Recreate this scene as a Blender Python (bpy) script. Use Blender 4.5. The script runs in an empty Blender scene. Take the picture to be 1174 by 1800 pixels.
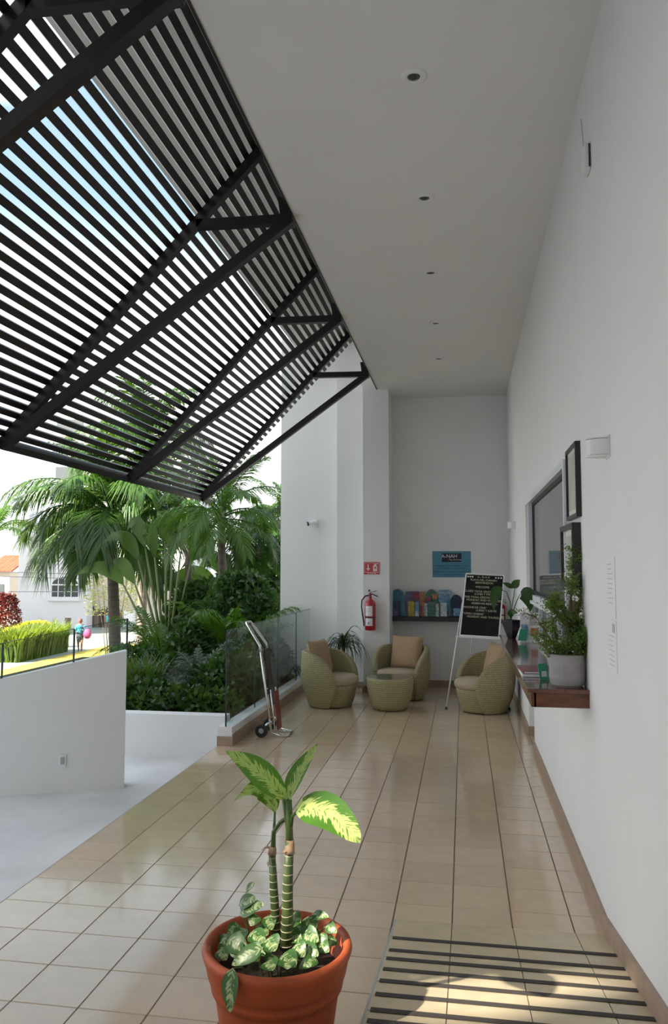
import bpy, math, random
from math import sin, cos, pi, radians as R
from mathutils import Vector as V, Matrix
random.seed(7)
C = bpy.context.scene.collection
sc = bpy.context.scene

# ------------------------------------------------------------------ camera
F = 1355.0; EYE = 1.75
PITCH = math.atan(100 / F); YAW = math.atan(228 * math.cos(PITCH) / F)
cd = bpy.data.cameras.new('camera'); cam = bpy.data.objects.new('camera', cd); C.objects.link(cam)
cam.location = (0, 0, EYE); cam.rotation_euler = (pi / 2 + PITCH, 0, YAW)
cd.sensor_fit = 'VERTICAL'; cd.sensor_height = 36; cd.lens = 36 * F / 1800; cd.clip_end = 500; cd.clip_start = .05
sc.camera = cam
_fw = V((-sin(YAW) * cos(PITCH), cos(YAW) * cos(PITCH), sin(PITCH)))
_rt = V((cos(YAW), sin(YAW), 0)); _up = _rt.cross(_fw)
def at(x, y, X=None, Y=None, Z=None):           # a measured pixel read off at a known real depth
    d = _fw * F + _rt * (x - 587) + _up * (900 - y)
    t = (Z - EYE) / d.z if Z is not None else (Y / d.y if Y is not None else X / d.x)
    return V((d.x * t, d.y * t, EYE + d.z * t))

# ------------------------------------------------------------------ world, sun, exposure
w = bpy.data.worlds.new('sky'); sc.world = w; w.use_nodes = True
nt = w.node_tree; N = nt.nodes; Lk = nt.links
bg = N['Background']
tc = N.new('ShaderNodeTexCoord'); sep = N.new('ShaderNodeSeparateXYZ'); Lk.new(tc.outputs['Generated'], sep.inputs[0])
gr = N.new('ShaderNodeValToRGB'); Lk.new(sep.outputs['Z'], gr.inputs[0])
e = gr.color_ramp.elements
e[0].position = 0.0; e[0].color = (1.08, 1.11, 1.16, 1); e[1].position = .85; e[1].color = (.24, .36, .52, 1)
x_ = e.new(.24); x_.color = (1.0, 1.0, 1.02, 1); x_ = e.new(.42); x_.color = (.30, .43, .55, 1)
nz = N.new('ShaderNodeTexNoise'); nz.inputs['Scale'].default_value = 2.6; nz.inputs['Detail'].default_value = 6
mp = N.new('ShaderNodeMapping'); mp.inputs['Scale'].default_value = (1, 1, 2.2); mp.inputs['Location'].default_value = (.3, .1, .5)
Lk.new(tc.outputs['Generated'], mp.inputs[0]); Lk.new(mp.outputs[0], nz.inputs['Vector'])
cr = N.new('ShaderNodeValToRGB'); cr.color_ramp.elements[0].position = .44; cr.color_ramp.elements[1].position = .56
Lk.new(nz.outputs['Fac'], cr.inputs[0])
mx = N.new('ShaderNodeMixRGB'); Lk.new(cr.outputs[0], mx.inputs[0]); Lk.new(gr.outputs[0], mx.inputs[1]); mx.inputs[2].default_value = (1.12, 1.15, 1.20, 1)
Lk.new(mx.outputs[0], bg.inputs[0]); bg.inputs[1].default_value = 1.0
sd = bpy.data.lights.new('sun', 'SUN'); sun = bpy.data.objects.new('sun', sd); C.objects.link(sun)
sd.energy = 14.0; sd.color = (1, .93, .80); sd.angle = R(1.0)
SUN = V((.56, .52, -.645)).normalized()
sun.rotation_euler = SUN.to_track_quat('-Z', 'Y').to_euler(); sun.location = (-8, -8, 14)
sc.view_settings.view_transform = 'Standard'; sc.view_settings.look = 'None'; sc.view_settings.gamma = 1
sc.view_settings.use_curve_mapping = False; sc.view_settings.exposure = 1.03

# ------------------------------------------------------------------ materials
def mat(name, col, rough=.6, metal=0, var=0, scale=8, bump=0, bscale=60, objvar=0, trans=0, alpha=1, coat=0, ior=None, sub=0, emit=0, stretch=None):
    m = bpy.data.materials.new(name); m.use_nodes = True; t = m.node_tree; n = t.nodes; b = n['Principled BSDF']
    b.inputs['Base Color'].default_value = (*col, 1); b.inputs['Roughness'].default_value = rough; b.inputs['Metallic'].default_value = metal
    if trans: b.inputs['Transmission Weight'].default_value = trans
    if coat: b.inputs['Coat Weight'].default_value = coat; b.inputs['Coat Roughness'].default_value = .08
    if ior: b.inputs['IOR'].default_value = ior
    last = None
    tcx = n.new('ShaderNodeTexCoord'); vec = tcx.outputs['Object']
    if stretch:
        mm = n.new('ShaderNodeMapping'); mm.inputs['Scale'].default_value = stretch; t.links.new(vec, mm.inputs[0]); vec = mm.outputs[0]
    if var:
        no = n.new('ShaderNodeTexNoise'); no.inputs['Scale'].default_value = scale; no.inputs['Detail'].default_value = 5; t.links.new(vec, no.inputs['Vector'])
        ra = n.new('ShaderNodeValToRGB'); ra.color_ramp.elements[0].position = .3; ra.color_ramp.elements[1].position = .7
        ra.color_ramp.elements[0].color = (*[max(0, c * (1 - var)) for c in col], 1); ra.color_ramp.elements[1].color = (*[min(1, c * (1 + var)) for c in col], 1)
        t.links.new(no.outputs['Fac'], ra.inputs[0]); last = ra.outputs[0]
    if objvar:
        oi = n.new('ShaderNodeObjectInfo'); hs = n.new('ShaderNodeHueSaturation'); mr = n.new('ShaderNodeMapRange')
        mr.inputs[3].default_value = 1 - objvar; mr.inputs[4].default_value = 1 + objvar; t.links.new(oi.outputs['Random'], mr.inputs[0]); t.links.new(mr.outputs[0], hs.inputs['Value'])
        if last: t.links.new(last, hs.inputs['Color'])
        else: hs.inputs['Color'].default_value = (*col, 1)
        last = hs.outputs[0]
    if last: t.links.new(last, b.inputs['Base Color'])
    if bump:
        n2 = n.new('ShaderNodeTexNoise'); n2.inputs['Scale'].default_value = bscale; n2.inputs['Detail'].default_value = 4; t.links.new(vec, n2.inputs['Vector'])
        bu = n.new('ShaderNodeBump'); bu.inputs['Strength'].default_value = bump; bu.inputs['Distance'].default_value = .01
        t.links.new(n2.outputs['Fac'], bu.inputs['Height']); t.links.new(bu.outputs[0], b.inputs['Normal'])
    if name == 'terracotta':
        nn_ = n.new('ShaderNodeTexNoise'); nn_.inputs['Scale'].default_value = 7; nn_.inputs['Detail'].default_value = 8; nn_.inputs['Roughness'].default_value = .75; t.links.new(vec, nn_.inputs['Vector'])
        rr_ = n.new('ShaderNodeValToRGB'); rr_.color_ramp.elements[0].position = .62; rr_.color_ramp.elements[1].position = .70; t.links.new(nn_.outputs['Fac'], rr_.inputs[0])
        mm_ = n.new('ShaderNodeMixRGB'); t.links.new(rr_.outputs[0], mm_.inputs[0]); t.links.new(last, mm_.inputs[1]); mm_.inputs[2].default_value = (.55, .36, .26, 1); t.links.new(mm_.outputs[0], b.inputs['Base Color'])
    return m
def leafmat(name, col, var=.3, tl=.35, rough=.45, scale=3):
    m = mat(name, col, rough, 0, var, scale, objvar=.2); t = m.node_tree; n = t.nodes; b = n['Principled BSDF']; out = n['Material Output']
    tr = n.new('ShaderNodeBsdfTranslucent'); tr.inputs[0].default_value = (min(1, col[0] * 2.4), min(1, col[1] * 2.2), col[2] * .8, 1)
    mxs = n.new('ShaderNodeMixShader'); mxs.inputs[0].default_value = tl
    t.links.new(b.outputs[0], mxs.inputs[1]); t.links.new(tr.outputs[0], mxs.inputs[2]); t.links.new(mxs.outputs[0], out.inputs[0]); return m
def variegated(name, dark, pale, amt=.5, fine=1):
    m = leafmat(name, dark, .2, .25, .35); t = m.node_tree; n = t.nodes; b = n['Principled BSDF']
    uv = n.new('ShaderNodeUVMap'); uv.uv_map = 'uv'; sp = n.new('ShaderNodeSeparateXYZ'); t.links.new(uv.outputs[0], sp.inputs[0])
    def mth(op, a, bb, cc=None):
        k = n.new('ShaderNodeMath'); k.operation = op
        for i, q in enumerate([a, bb, cc]):
            if q is None: continue
            if isinstance(q, (int, float)): k.inputs[i].default_value = q
            else: t.links.new(q, k.inputs[i])
        return k.outputs[0]
    au = mth('ABSOLUTE', mth('SUBTRACT', sp.outputs[0], .5), None)            # 0 at midrib .. .5 edge
    vv = mth('SUBTRACT', sp.outputs[1], mth('MULTIPLY', au, .5))
    cmb = n.new('ShaderNodeCombineXYZ'); t.links.new(mth('MULTIPLY', sp.outputs[0], 5 * fine), cmb.inputs[0]); t.links.new(mth('MULTIPLY', vv, 26 * fine), cmb.inputs[1])
    no = n.new('ShaderNodeTexNoise'); no.inputs['Scale'].default_value = 1; no.inputs['Detail'].default_value = 3; t.links.new(cmb.outputs[0], no.inputs['Vector'])
    edge = mth('MULTIPLY', mth('SUBTRACT', au, .18), 1.6)                     # fades towards the margin
    f = mth('SUBTRACT', mth('ADD', no.outputs['Fac'], amt - .5), mth('MAXIMUM', edge, 0))
    rm = n.new('ShaderNodeValToRGB'); rm.color_ramp.elements[0].position = .47; rm.color_ramp.elements[1].position = .56; t.links.new(f, rm.inputs[0])
    mid = mth('LESS_THAN', au, .018)
    ff = mth('MAXIMUM', rm.outputs[0], mth('MULTIPLY', mid, .6))
    mc = n.new('ShaderNodeMixRGB'); t.links.new(ff, mc.inputs[0]); mc.inputs[1].default_value = (*dark, 1); mc.inputs[2].default_value = (*pale, 1)
    t.links.new(mc.outputs[0], b.inputs['Base Color']); return m
def weave(name, col):
    m = mat(name, col, .55); t = m.node_tree; n = t.nodes; b = n['Principled BSDF']
    uv = n.new('ShaderNodeUVMap'); uv.uv_map = 'uv'; br = n.new('ShaderNodeTexBrick'); br.inputs['Scale'].default_value = 1
    br.offset = .5; br.inputs['Brick Width'].default_value = .017; br.inputs['Row Height'].default_value = .026; br.inputs['Mortar Size'].default_value = .0026; br.inputs['Mortar Smooth'].default_value = .6
    br.inputs['Color1'].default_value = (*col, 1); br.inputs['Color2'].default_value = (*[c * .8 for c in col], 1); br.inputs['Mortar'].default_value = (*[c * .3 for c in col], 1)
    t.links.new(uv.outputs[0], br.inputs['Vector']); t.links.new(br.outputs['Color'], b.inputs['Base Color'])
    bu = n.new('ShaderNodeBump'); bu.invert = True; bu.inputs['Strength'].default_value = .6; bu.inputs['Distance'].default_value = .01
    t.links.new(br.outputs['Fac'], bu.inputs['Height']); t.links.new(bu.outputs[0], b.inputs['Normal']); return m
M = dict(
    wall=mat('white_plaster', (.79, .79, .785), .75, var=.02, scale=1.5, bump=.06, bscale=90),
    ceil=mat('ceiling_paint', (.80, .775, .725), .8, var=.015, scale=2),
    warmwall=mat('warm_plaster', (.86, .855, .84), .8, var=.02, scale=2, bump=.05, bscale=90),
    tile=mat('beige_tile', (.64, .49, .335), .13, var=.045, scale=9, bump=.008, bscale=30, objvar=.06, coat=.6),
    ramp=mat('ramp_tile', (.62, .51, .34), .35, var=.08, scale=12, objvar=.05),
    grout=mat('grout', (.17, .12, .09), .9),
    strip=mat('grip_tape', (.055, .045, .04), .85, bump=.3, bscale=300),
    skirt=mat('tan_skirting', (.36, .26, .19), .45, var=.12, scale=12),
    steel=mat('dark_brown_steel', (.013, .010, .010), .42, var=.2, scale=5),
    white=mat('white_enamel', (.82, .82, .82), .35),
    alu=mat('white_aluminium', (.74, .76, .80), .35),
    greyplastic=mat('grey_plastic', (.42, .42, .40), .5),
    chrome=mat('chrome', (.75, .74, .72), .12, 1),
    lens=mat('lamp_lens', (.09, .09, .09), .15, .4, var=.6, scale=120),
    black=mat('black_plastic', (.015, .015, .016), .4),
    rubber=mat('black_rubber', (.03, .03, .032), .7),
    red=mat('red_paint', (.42, .012, .02), .25, coat=.5),
    redpanel=mat('dark_red_panel', (.20, .03, .025), .4),
    signred=mat('sign_red', (.55, .05, .06), .5), signwhite=mat('sign_white', (.75, .68, .62), .6),
    paper=mat('paper', (.78, .79, .82), .7), ink=mat('grey_ink', (.45, .45, .48), .8),
    frame=mat('black_wood_frame', (.018, .014, .013), .35), pic=mat('pale_print', (.50, .52, .46), .35, var=.1, scale=6), matb=mat('picture_mount', (.72, .70, .64), .6),
    mirror=mat('dark_reflecting_glass', (.20, .20, .205), .03, ior=2.2),
    darkglass=mat('dark_interior', (.01, .012, .016), .1),
    wood=mat('counter_wood', (.135, .042, .02), .16, var=.35, scale=3, coat=.6, stretch=(12, 1, 12)),
    woodend=mat('counter_apron_wood', (.15, .045, .015), .3, var=.35, scale=3, stretch=(3, 12, 12), coat=.2),
    darkwood=mat('shelf_wood', (.025, .016, .014), .4, var=.3, scale=6),
    brownwood=mat('brown_wood', (.16, .05, .02), .4, var=.3, scale=8),
    rattan=weave('olive_rattan', (.52, .45, .245)),
    cushion=mat('tan_cushion', (.40, .28, .165), .9, var=.08, scale=30, bump=.25, bscale=180),
    seatc=mat('seat_cushion_fabric', (.44, .36, .25), .9, var=.06, scale=30, bump=.25, bscale=180),
    tglass=mat('tinted_table_glass', (.16, .17, .13), .05, ior=1.5),
    terra=mat('terracotta', (.40, .075, .02), .6, var=.25, scale=5, bump=.15, bscale=40),
    soil=mat('soil', (.035, .022, .014), .95, var=.4, scale=30, bump=.6, bscale=40),
    cpot=mat('grey_concrete', (.33, .31, .31), .85, var=.12, scale=14, bump=.12, bscale=90),
    bpot=mat('black_glazed_pot', (.012, .01, .012), .3),
    cane=mat('green_cane', (.05, .075, .02), .45, var=.4, scale=20), canering=mat('cane_ring', (.42, .40, .26), .7), deadsheath=mat('dry_leaf_sheath', (.38, .24, .15), .8, var=.3, scale=40),
    petiole=mat('petiole_green', (.09, .15, .035), .4),
    dieff=variegated('dieffenbachia_leaf', (.06, .17, .015), (.55, .66, .20), .58),
    pothos=variegated('pothos_leaf', (.05, .14, .03), (.50, .60, .28), .52, .35),
    darkleaf=variegated('dark_leaf', (.025, .07, .018), (.06, .13, .03), .5),
    jade=leafmat('jade_leaf', (.12, .21, .05), .35, .35), twig=mat('twig', (.15, .09, .055), .8, var=.3, scale=30),
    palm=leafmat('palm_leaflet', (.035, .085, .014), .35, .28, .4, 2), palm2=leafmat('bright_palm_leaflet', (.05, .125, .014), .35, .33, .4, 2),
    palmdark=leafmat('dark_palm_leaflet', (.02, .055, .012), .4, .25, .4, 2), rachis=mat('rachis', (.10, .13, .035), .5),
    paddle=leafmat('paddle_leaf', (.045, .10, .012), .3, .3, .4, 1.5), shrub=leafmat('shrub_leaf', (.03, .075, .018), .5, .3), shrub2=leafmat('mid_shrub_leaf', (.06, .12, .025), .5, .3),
    hedge=leafmat('hedge_leaf', (.085, .13, .018), .4, .4), redleaf=leafmat('red_leaf', (.09, .014, .018), .6, .35), yellowleaf=leafmat('yellow_leaf', (.55, .45, .03), .3, .4), paleleaf=leafmat('olive_leaf', (.20, .23, .12), .4, .3),
    trunk=mat('palm_trunk', (.13, .105, .085), .85, var=.3, scale=4, bump=.4, bscale=20, stretch=(1, 1, 6)), shaft=mat('crownshaft', (.16, .20, .07), .5, var=.2, scale=3),
    conc=mat('pale_concrete', (.70, .70, .70), .55, var=.14, scale=1.6, bump=.1, bscale=25),
    road=mat('street_paving', (.25, .25, .22), .9, var=.15, scale=.6), path=mat('path_paving', (.27, .28, .26), .9, var=.1, scale=1), kerb=mat('yellow_kerb', (.48, .34, .05), .8, var=.15, scale=3),
    lawn=mat('planter_soil', (.03, .035, .015), .95, var=.4, scale=4), house=mat('house_render', (.66, .66, .68), .8, var=.03, scale=.6), beige=mat('beige_render', (.52, .47, .39), .85, var=.05, scale=.6),
    gate=mat('brown_gate_metal', (.17, .13, .095), .6, var=.1, scale=2), blue=mat('cyan_paint', (.12, .55, .62), .7), rooft=mat('red_roof_tile', (.30, .05, .02), .8, var=.2, scale=2, objvar=.15),
    tower=mat('tower_render', (.62, .58, .54), .8, var=.08, scale=.3), winglass=mat('window_glass', (.04, .05, .055), .5), 
    skin=mat('skin', (.25, .12, .08), .6), teal=mat('teal_shirt', (.02, .20, .26), .8), shorts=mat('dark_shorts', (.05, .06, .07), .8), hair=mat('brown_hair', (.12, .05, .03), .7), pink=mat('pink_fabric', (.30, .05, .15), .7, var=.15, scale=5),
    posterblue=mat('teal_poster', (.075, .26, .36), .45), navy=mat('navy_ink', (.01, .015, .03), .5), board=mat('letterboard_felt', (.007, .007, .007), .9), letters=mat('cream_letters', (.62, .60, .45), .6), dot=mat('white_dot', (.85, .85, .85), .5),
    wire=mat('cable', (.30, .30, .32), .6), green=mat('card_green', (.03, .33, .20), .5), photoprint=mat('photo_print', (.50, .42, .40), .5, var=.5, scale=18), burgundy=mat('burgundy_cover', (.22, .03, .04), .3))
def glassmat():
    m = mat('clear_glass', (.80, .90, .88), .0); t = m.node_tree; n = t.nodes; out = n['Material Output']
    tr = n.new('ShaderNodeBsdfTransparent'); tr.inputs[0].default_value = (.90, .95, .94, 1); gl = n.new('ShaderNodeBsdfGlossy'); gl.inputs['Roughness'].default_value = .01
    fr = n.new('ShaderNodeFresnel'); fr.inputs[0].default_value = 1.45; mxs = n.new('ShaderNodeMixShader'); ge = n.new('ShaderNodeNewGeometry'); iv = n.new('ShaderNodeMath'); iv.operation = 'SUBTRACT'; iv.inputs[0].default_value = 1; mu = n.new('ShaderNodeMath'); mu.operation = 'MULTIPLY'
    t.links.new(ge.outputs['Backfacing'], iv.inputs[1]); t.links.new(iv.outputs[0], mu.inputs[0]); t.links.new(fr.outputs[0], mu.inputs[1])
    t.links.new(mu.outputs[0], mxs.inputs[0]); t.links.new(tr.outputs[0], mxs.inputs[1]); t.links.new(gl.outputs[0], mxs.inputs[2]); t.links.new(mxs.outputs[0], out.inputs[0]); return m
M['glass'] = glassmat(); M['glassedge'] = mat('glass_edge', (.012, .03, .028), .2)

# ------------------------------------------------------------------ mesh helpers
class MB:
    def __init__(s): s.v = []; s.f = []; s.uv = []; s.u = False
    def add(s, vs, fs, uvs=None):
        o = len(s.v); s.v += [tuple(p) for p in vs]; s.f += [tuple(i + o for i in f) for f in fs]
        s.uv += list(uvs) if uvs else [(0, 0)] * len(vs); s.u = s.u or bool(uvs); return s
    def box(s, x0, x1, y0, y1, z0, z1):
        return s.add([(x, y, z) for z in (z0, z1) for y in (y0, y1) for x in (x0, x1)], [(0, 2, 3, 1), (4, 5, 7, 6), (0, 1, 5, 4), (2, 6, 7, 3), (0, 4, 6, 2), (1, 3, 7, 5)])
    def prism(s, pts, d):      # polygon pts (3D) pushed along vector d
        n = len(pts); d = V(d); a = [V(p) for p in pts]
        return s.add(a + [p + d for p in a], [tuple(range(n))[::-1], tuple(range(n, 2 * n))] + [(i, (i + 1) % n, n + (i + 1) % n, n + i) for i in range(n)])
    def bar(s, a, b, wx, wy, up=(0, 0, 1)):
        a = V(a); b = V(b); d = (b - a).normalized(); x = d.cross(V(up)); x = x.normalized() if x.length > 1e-4 else V((1, 0, 0)); y = x.cross(d)
        q = [x * sx * wx / 2 + y * sy * wy / 2 for sx, sy in ((-1, -1), (1, -1), (1, 1), (-1, 1))]
        return s.add([a + k for k in q] + [b + k for k in q], [(3, 2, 1, 0), (4, 5, 6, 7)] + [(i, (i + 1) % 4, 4 + (i + 1) % 4, 4 + i) for i in range(4)])
    def tube(s, pts, r, n=8, cap=True):
        pts = [V(p) for p in pts]; k = len(pts); rr = r if isinstance(r, (list, tuple)) else [r] * k
        vs = []; prev = None
        for i, p in enumerate(pts):
            d = (pts[min(i + 1, k - 1)] - pts[max(i - 1, 0)]).normalized()
            x = (prev - d * prev.dot(d)) if prev else d.cross(V((0, 0, 1)) if abs(d.z) < .9 else V((1, 0, 0)))
            x.normalize(); prev = x; y = d.cross(x)
            vs += [p + (x * cos(2 * pi * j / n) + y * sin(2 * pi * j / n)) * rr[i] for j in range(n)]
        fs = [(i * n + j, i * n + (j + 1) % n, (i + 1) * n + (j + 1) % n, (i + 1) * n + j) for i in range(k - 1) for j in range(n)]
        if cap: fs += [tuple(range(n))[::-1], tuple((k - 1) * n + j for j in range(n))]
        return s.add(vs, fs)
    def lathe(s, prof, n=32, c=(0, 0, 0), uv=False, cap=(False, False), sx=1, sy=1):
        vs = []; us = []
        m = n + 1 if uv else n
        for r, z in prof:
            for j in range(m):
                a = 2 * pi * j / n; vs.append((c[0] + r * cos(a) * sx, c[1] + r * sin(a) * sy, c[2] + z)); us.append((a * .33, z))
        fs = []
        for i in range(len(prof) - 1):
            for j in range(n):
                j2 = j + 1 if uv else (j + 1) % n
                fs.append((i * m + j, i * m + j2, (i + 1) * m + j2, (i + 1) * m + j))
        if cap[0]: fs.append(tuple(range(n))[::-1])
        if cap[1]: fs.append(tuple((len(prof) - 1) * m + j for j in range(n)))
        return s.add(vs, fs, us if uv else None)
    def leaf(s, base, ctrl, tip, width, nrm, n=8, fold=.15, wide=.4, wav=0, k=1.0):
        base, ctrl, tip = V(base), V(ctrl), V(tip); nrm = V(nrm).normalized(); vs = []; us = []
        for i in range(n + 1):
            t = i / n; p = base * (1 - t) ** 2 + ctrl * 2 * t * (1 - t) + tip * t * t
            d = ((ctrl - base) * (1 - t) + (tip - ctrl) * t).normalized(); sd_ = d.cross(nrm).normalized(); up_ = sd_.cross(d)
            if t < wide: wd = sin(pi / 2 * t / wide) ** .7
            else: wd = cos(pi / 2 * (t - wide) / (1 - wide)) ** k
            wd = max(wd, .02) * width / 2; ww = wav * sin(i * 2.3) * width
            vs += [p - sd_ * wd + up_ * (fold * wd + ww), p, p + sd_ * wd + up_ * (fold * wd - ww)]; us += [(0.5 - .5 * wd * 2 / width, t), (.5, t), (.5 + .5 * wd * 2 / width, t)]
        fs = []
        for i in range(n): a = i * 3; fs += [(a, a + 1, a + 4, a + 3), (a + 1, a + 2, a + 5, a + 4)]
        return s.add(vs, fs, us)
    def mesh(s, name, m, smooth=False):
        me = bpy.data.meshes.new(name); me.from_pydata(s.v, [], s.f); me.materials.append(m)
        if s.u:
            l = me.uv_layers.new(name='uv')
            for lp in me.loops: l.data[lp.index].uv = s.uv[lp.vertex_index]
        if smooth: me.polygons.foreach_set('use_smooth', [True] * len(me.polygons))
        me.update(); return me
    def build(s, name, m, parent=None, smooth=False, org=None, bevel=0):
        org = V(org) if org is not None else V(ORG.get(parent.name, (0, 0, 0)) if parent else (0, 0, 0))
        if org.length > 0: s.v = [tuple(V(p) - org) for p in s.v]
        o = bpy.data.objects.new(name, s.mesh(name, m, smooth)); C.objects.link(o)
        if parent: o.parent = parent; ORG[o.name] = tuple(org)
        else: o.location = org; ORG[o.name] = tuple(org)
        if bevel:
            b = o.modifiers.new('bevel', 'BEVEL'); b.width = bevel; b.segments = 2; b.limit_method = 'ANGLE'
        return o
ORG = {}
def tag(o, label=None, cat=None, group=None, kind=None):
    if label: o['label'] = label
    if cat: o['category'] = cat
    if group: o['group'] = group
    if kind: o['kind'] = kind
    return o
def thing(name, label, cat, loc=(0, 0, 0), rz=0, group=None, world=False):
    o = bpy.data.objects.new(name, None); C.objects.link(o); o.location = loc; o.rotation_euler = (0, 0, rz); o.empty_display_size = .1
    ORG[o.name] = tuple(loc) if world else (0, 0, 0)
    return tag(o, label, cat, group)
def place(name, me, parent, loc=(0, 0, 0), rot=(0, 0, 0), s=1):
    o = bpy.data.objects.new(name, me); C.objects.link(o); o.parent = parent; o.location = loc; o.rotation_euler = rot; o.scale = (s, s, s) if not isinstance(s, tuple) else s; return o
def copy_tree(o, parent=None):
    c = o.copy(); C.objects.link(c); c.parent = parent
    for ch in list(o.children): copy_tree(ch, c)
    return c
def st(name, mb, m, parent=None, **k):
    o = mb.build(name, m, parent, **k)
    if not parent: o['kind'] = 'structure'
    return o
def text(name, body, size, loc, m, parent, rot=(pi / 2, 0, 0), align='CENTER', sx=1.0):
    cu = bpy.data.curves.new(name, 'FONT'); cu.body = body; cu.size = size; cu.align_x = align; cu.align_y = 'CENTER'; cu.extrude = .0008; cu.resolution_u = 2
    tmp = bpy.data.objects.new(name, cu); C.objects.link(tmp)
    me = bpy.data.meshes.new_from_object(tmp.evaluated_get(bpy.context.evaluated_depsgraph_get())); bpy.data.objects.remove(tmp)
    me.materials.clear(); me.materials.append(m)
    o = bpy.data.objects.new(name, me); C.objects.link(o); o.rotation_euler = rot; o.scale = (sx, 1, 1); o.parent = parent
    o.location = V(loc) - V(ORG.get(parent.name, (0, 0, 0))); return o

# ================================================================== STRUCTURE
WX = .66; BY = 11.7; CZ = 4.36; EX = -1.21; LX = -2.42; t = .293
D0_, D1_ = 7.7, 8.6
# floor: grout slab + tiles
fl = st('floor', MB().box(LX, WX + .1, -3, BY + .2, -.30, -.003).box(WX + .1, WX + .28, D0_, D1_, -.2, -.001), M['grout'])
tm = MB(); g = .002; h = t / 2 - g
tm.add([(-h, -h, -.004), (h, -h, -.004), (h, h, -.004), (-h, h, -.004), (-h + .002, -h + .002, 0), (h - .002, -h + .002, 0), (h - .002, h - .002, 0), (-h + .002, h - .002, 0)],
       [(4, 5, 6, 7), (0, 1, 5, 4), (1, 2, 6, 5), (2, 3, 7, 6), (3, 0, 4, 7)])
tme = tm.mesh('tile', M['tile']); rest = MB(); cnt = 0
RY = .295; rows = [3.89 + RY * k for k in range(-5, 27)]; cols = [-.078 + t * k for k in range(-8, 3)]
for y0 in rows:
    for x0 in cols:
        if y0 > BY - .02: continue
        x1 = min(x0 + t, WX); y1 = min(y0 + RY, BY)
        if y1 < 4.1 and x0 > -.35: continue
        if y0 < 2.6: continue
        cut = x1 - x0 < t - .01 or y1 - y0 < RY - .01
        if cnt < 298:
            o = place('floor_tile', tme, fl, ((x0 + x1) / 2, (y0 + y1) / 2, 0)); o.scale = ((x1 - x0 - 2 * g) / (2 * h), (y1 - y0 - 2 * g) / (2 * h), 1); cnt += 1
        else:
            rest.box(x0 + g, x1 - g, y0 + g, y1 - g, -.004, 0)
o = rest.build('floor_tiles', M['tile'], fl); o['kind'] = 'stuff'
# entrance ramp, rising towards the camera
RS = .17; RY0 = 4.0; RX = -.355
rp = st('ramp', MB().prism([(RX, RY0, -.002), (RX, .6, RS * (RY0 - .6) - .004), (RX, .6, -.05), (RX, RY0, -.05)], (WX - RX, 0, 0)), M['grout'])
def rz(y): return RS * (RY0 - y)
ry = [RY0 - .002 - .295 * k for k in range(0, 9)]
for k in range(8):
    for a, b in ((RX, -.078), (-.078, .215), (.215, .508), (.508, WX)):
        y1, y0 = ry[k], ry[k + 1]
        MB().prism([(a + .002, y0 + .002, rz(y0)), (a + .002, y1 - .002, rz(y1)), (a + .002, y1 - .002, rz(y1) - .004), (a + .002, y0 + .002, rz(y0) - .004)], (b - a - .004, 0, 0)).build('ramp_tile', M['ramp'], rp)
for k, y in enumerate([3.68, 3.5, 3.385, 3.25, 3.115, 2.97, 2.82, 2.72, 2.58, 2.42]):
    MB().prism([(RX + .012, y - .019, rz(y - .019) + .001), (RX + .012, y + .019, rz(y + .019) + .001), (RX + .012, y + .019, rz(y + .019) + .003), (RX + .012, y - .019, rz(y - .019) + .003)], (WX - RX - .03, 0, 0)).build('grip_strip', M['strip'], rp)
MB().prism([(RX - .008, RY0, 0), (RX - .008, .6, rz(.6) + .002), (RX - .008, .6, 0)], (.01, 0, 0)).build('metal_edge', M['greyplastic'], rp)
# right wall with door opening and window opening
D0, D1, DZ = 7.86, 8.48, 2.43; W0, W1 = 5.0, 7.72
wr = MB()
wr.box(WX, WX + .3, -3, W0, -.3, CZ + .1).box(WX, WX + .3, W0, W1, -.3, 1.14).box(WX, WX + .3, W0, W1, 2.44, CZ + .1).box(WX, WX + .3, W1, D0, -.3, CZ + .1)
wr.box(WX, WX + .3, D0, D1, DZ, CZ + .1).box(WX, WX + .3, D1, BY + .3, -.3, CZ + .1)
st('wall_right', wr, M['wall'])
st('wall_back', MB().box(-1.05, WX, BY, BY + .3, -.3, CZ + .1), M['warmwall'])
st('wall_pillar', MB().box(-1.425, -1.05, 11.03, BY + .4, -.3, CZ).box(-1.425, EX, 11.03, BY + .4, CZ, 5.15), M['wall'])
st('wall_recess', MB().box(-1.87, -1.425, 11.42, BY + .4, -.3, 5.2), M['wall'])
st('wall_left', MB().box(-2.83, -1.87, 11.8, 12.3, -3, 5.42), M['wall'])
st('ceiling', MB().box(EX, WX + .3, -3, BY + .3, CZ, CZ + .25), M['ceil'])
st('wall_upper', MB().box(EX, WX + .3, -3, 13, CZ + .25, 5.2), M['wall'])
st('ceiling_upper', MB().box(-2.51, EX, -3, 12.6, 5.15, 5.4).box(-2.6, 6, -3, 14, 5.4, 13), M['ceil'])
# corridor end and added unseen wing casting shade; opening cut for a sun patch
ww = MB(); yb = -3.3; q0, q1, z0, z1 = -7.15, -6.2, 7.4, 8.35
ww.box(-40, q0, yb, yb + .3, -3, 27).box(q1, WX + .3, yb, yb + .3, -3, 27).box(q0, q1, yb, yb + .3, -3, z0).box(q0, q1, yb, yb + .3, z1, 27)
st('wall_added_shade', ww, M['wall'])
sl = MB()
for k in range(12): z = z0 + (z1 - z0) * (k + .5) / 12; sl.box(q0, q1, yb + .1, yb + .13, z - .008, z + .008)
st('added_sun_slats', sl, M['alu'])  # unseen slats added across the opening to weaken the sun patch
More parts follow.
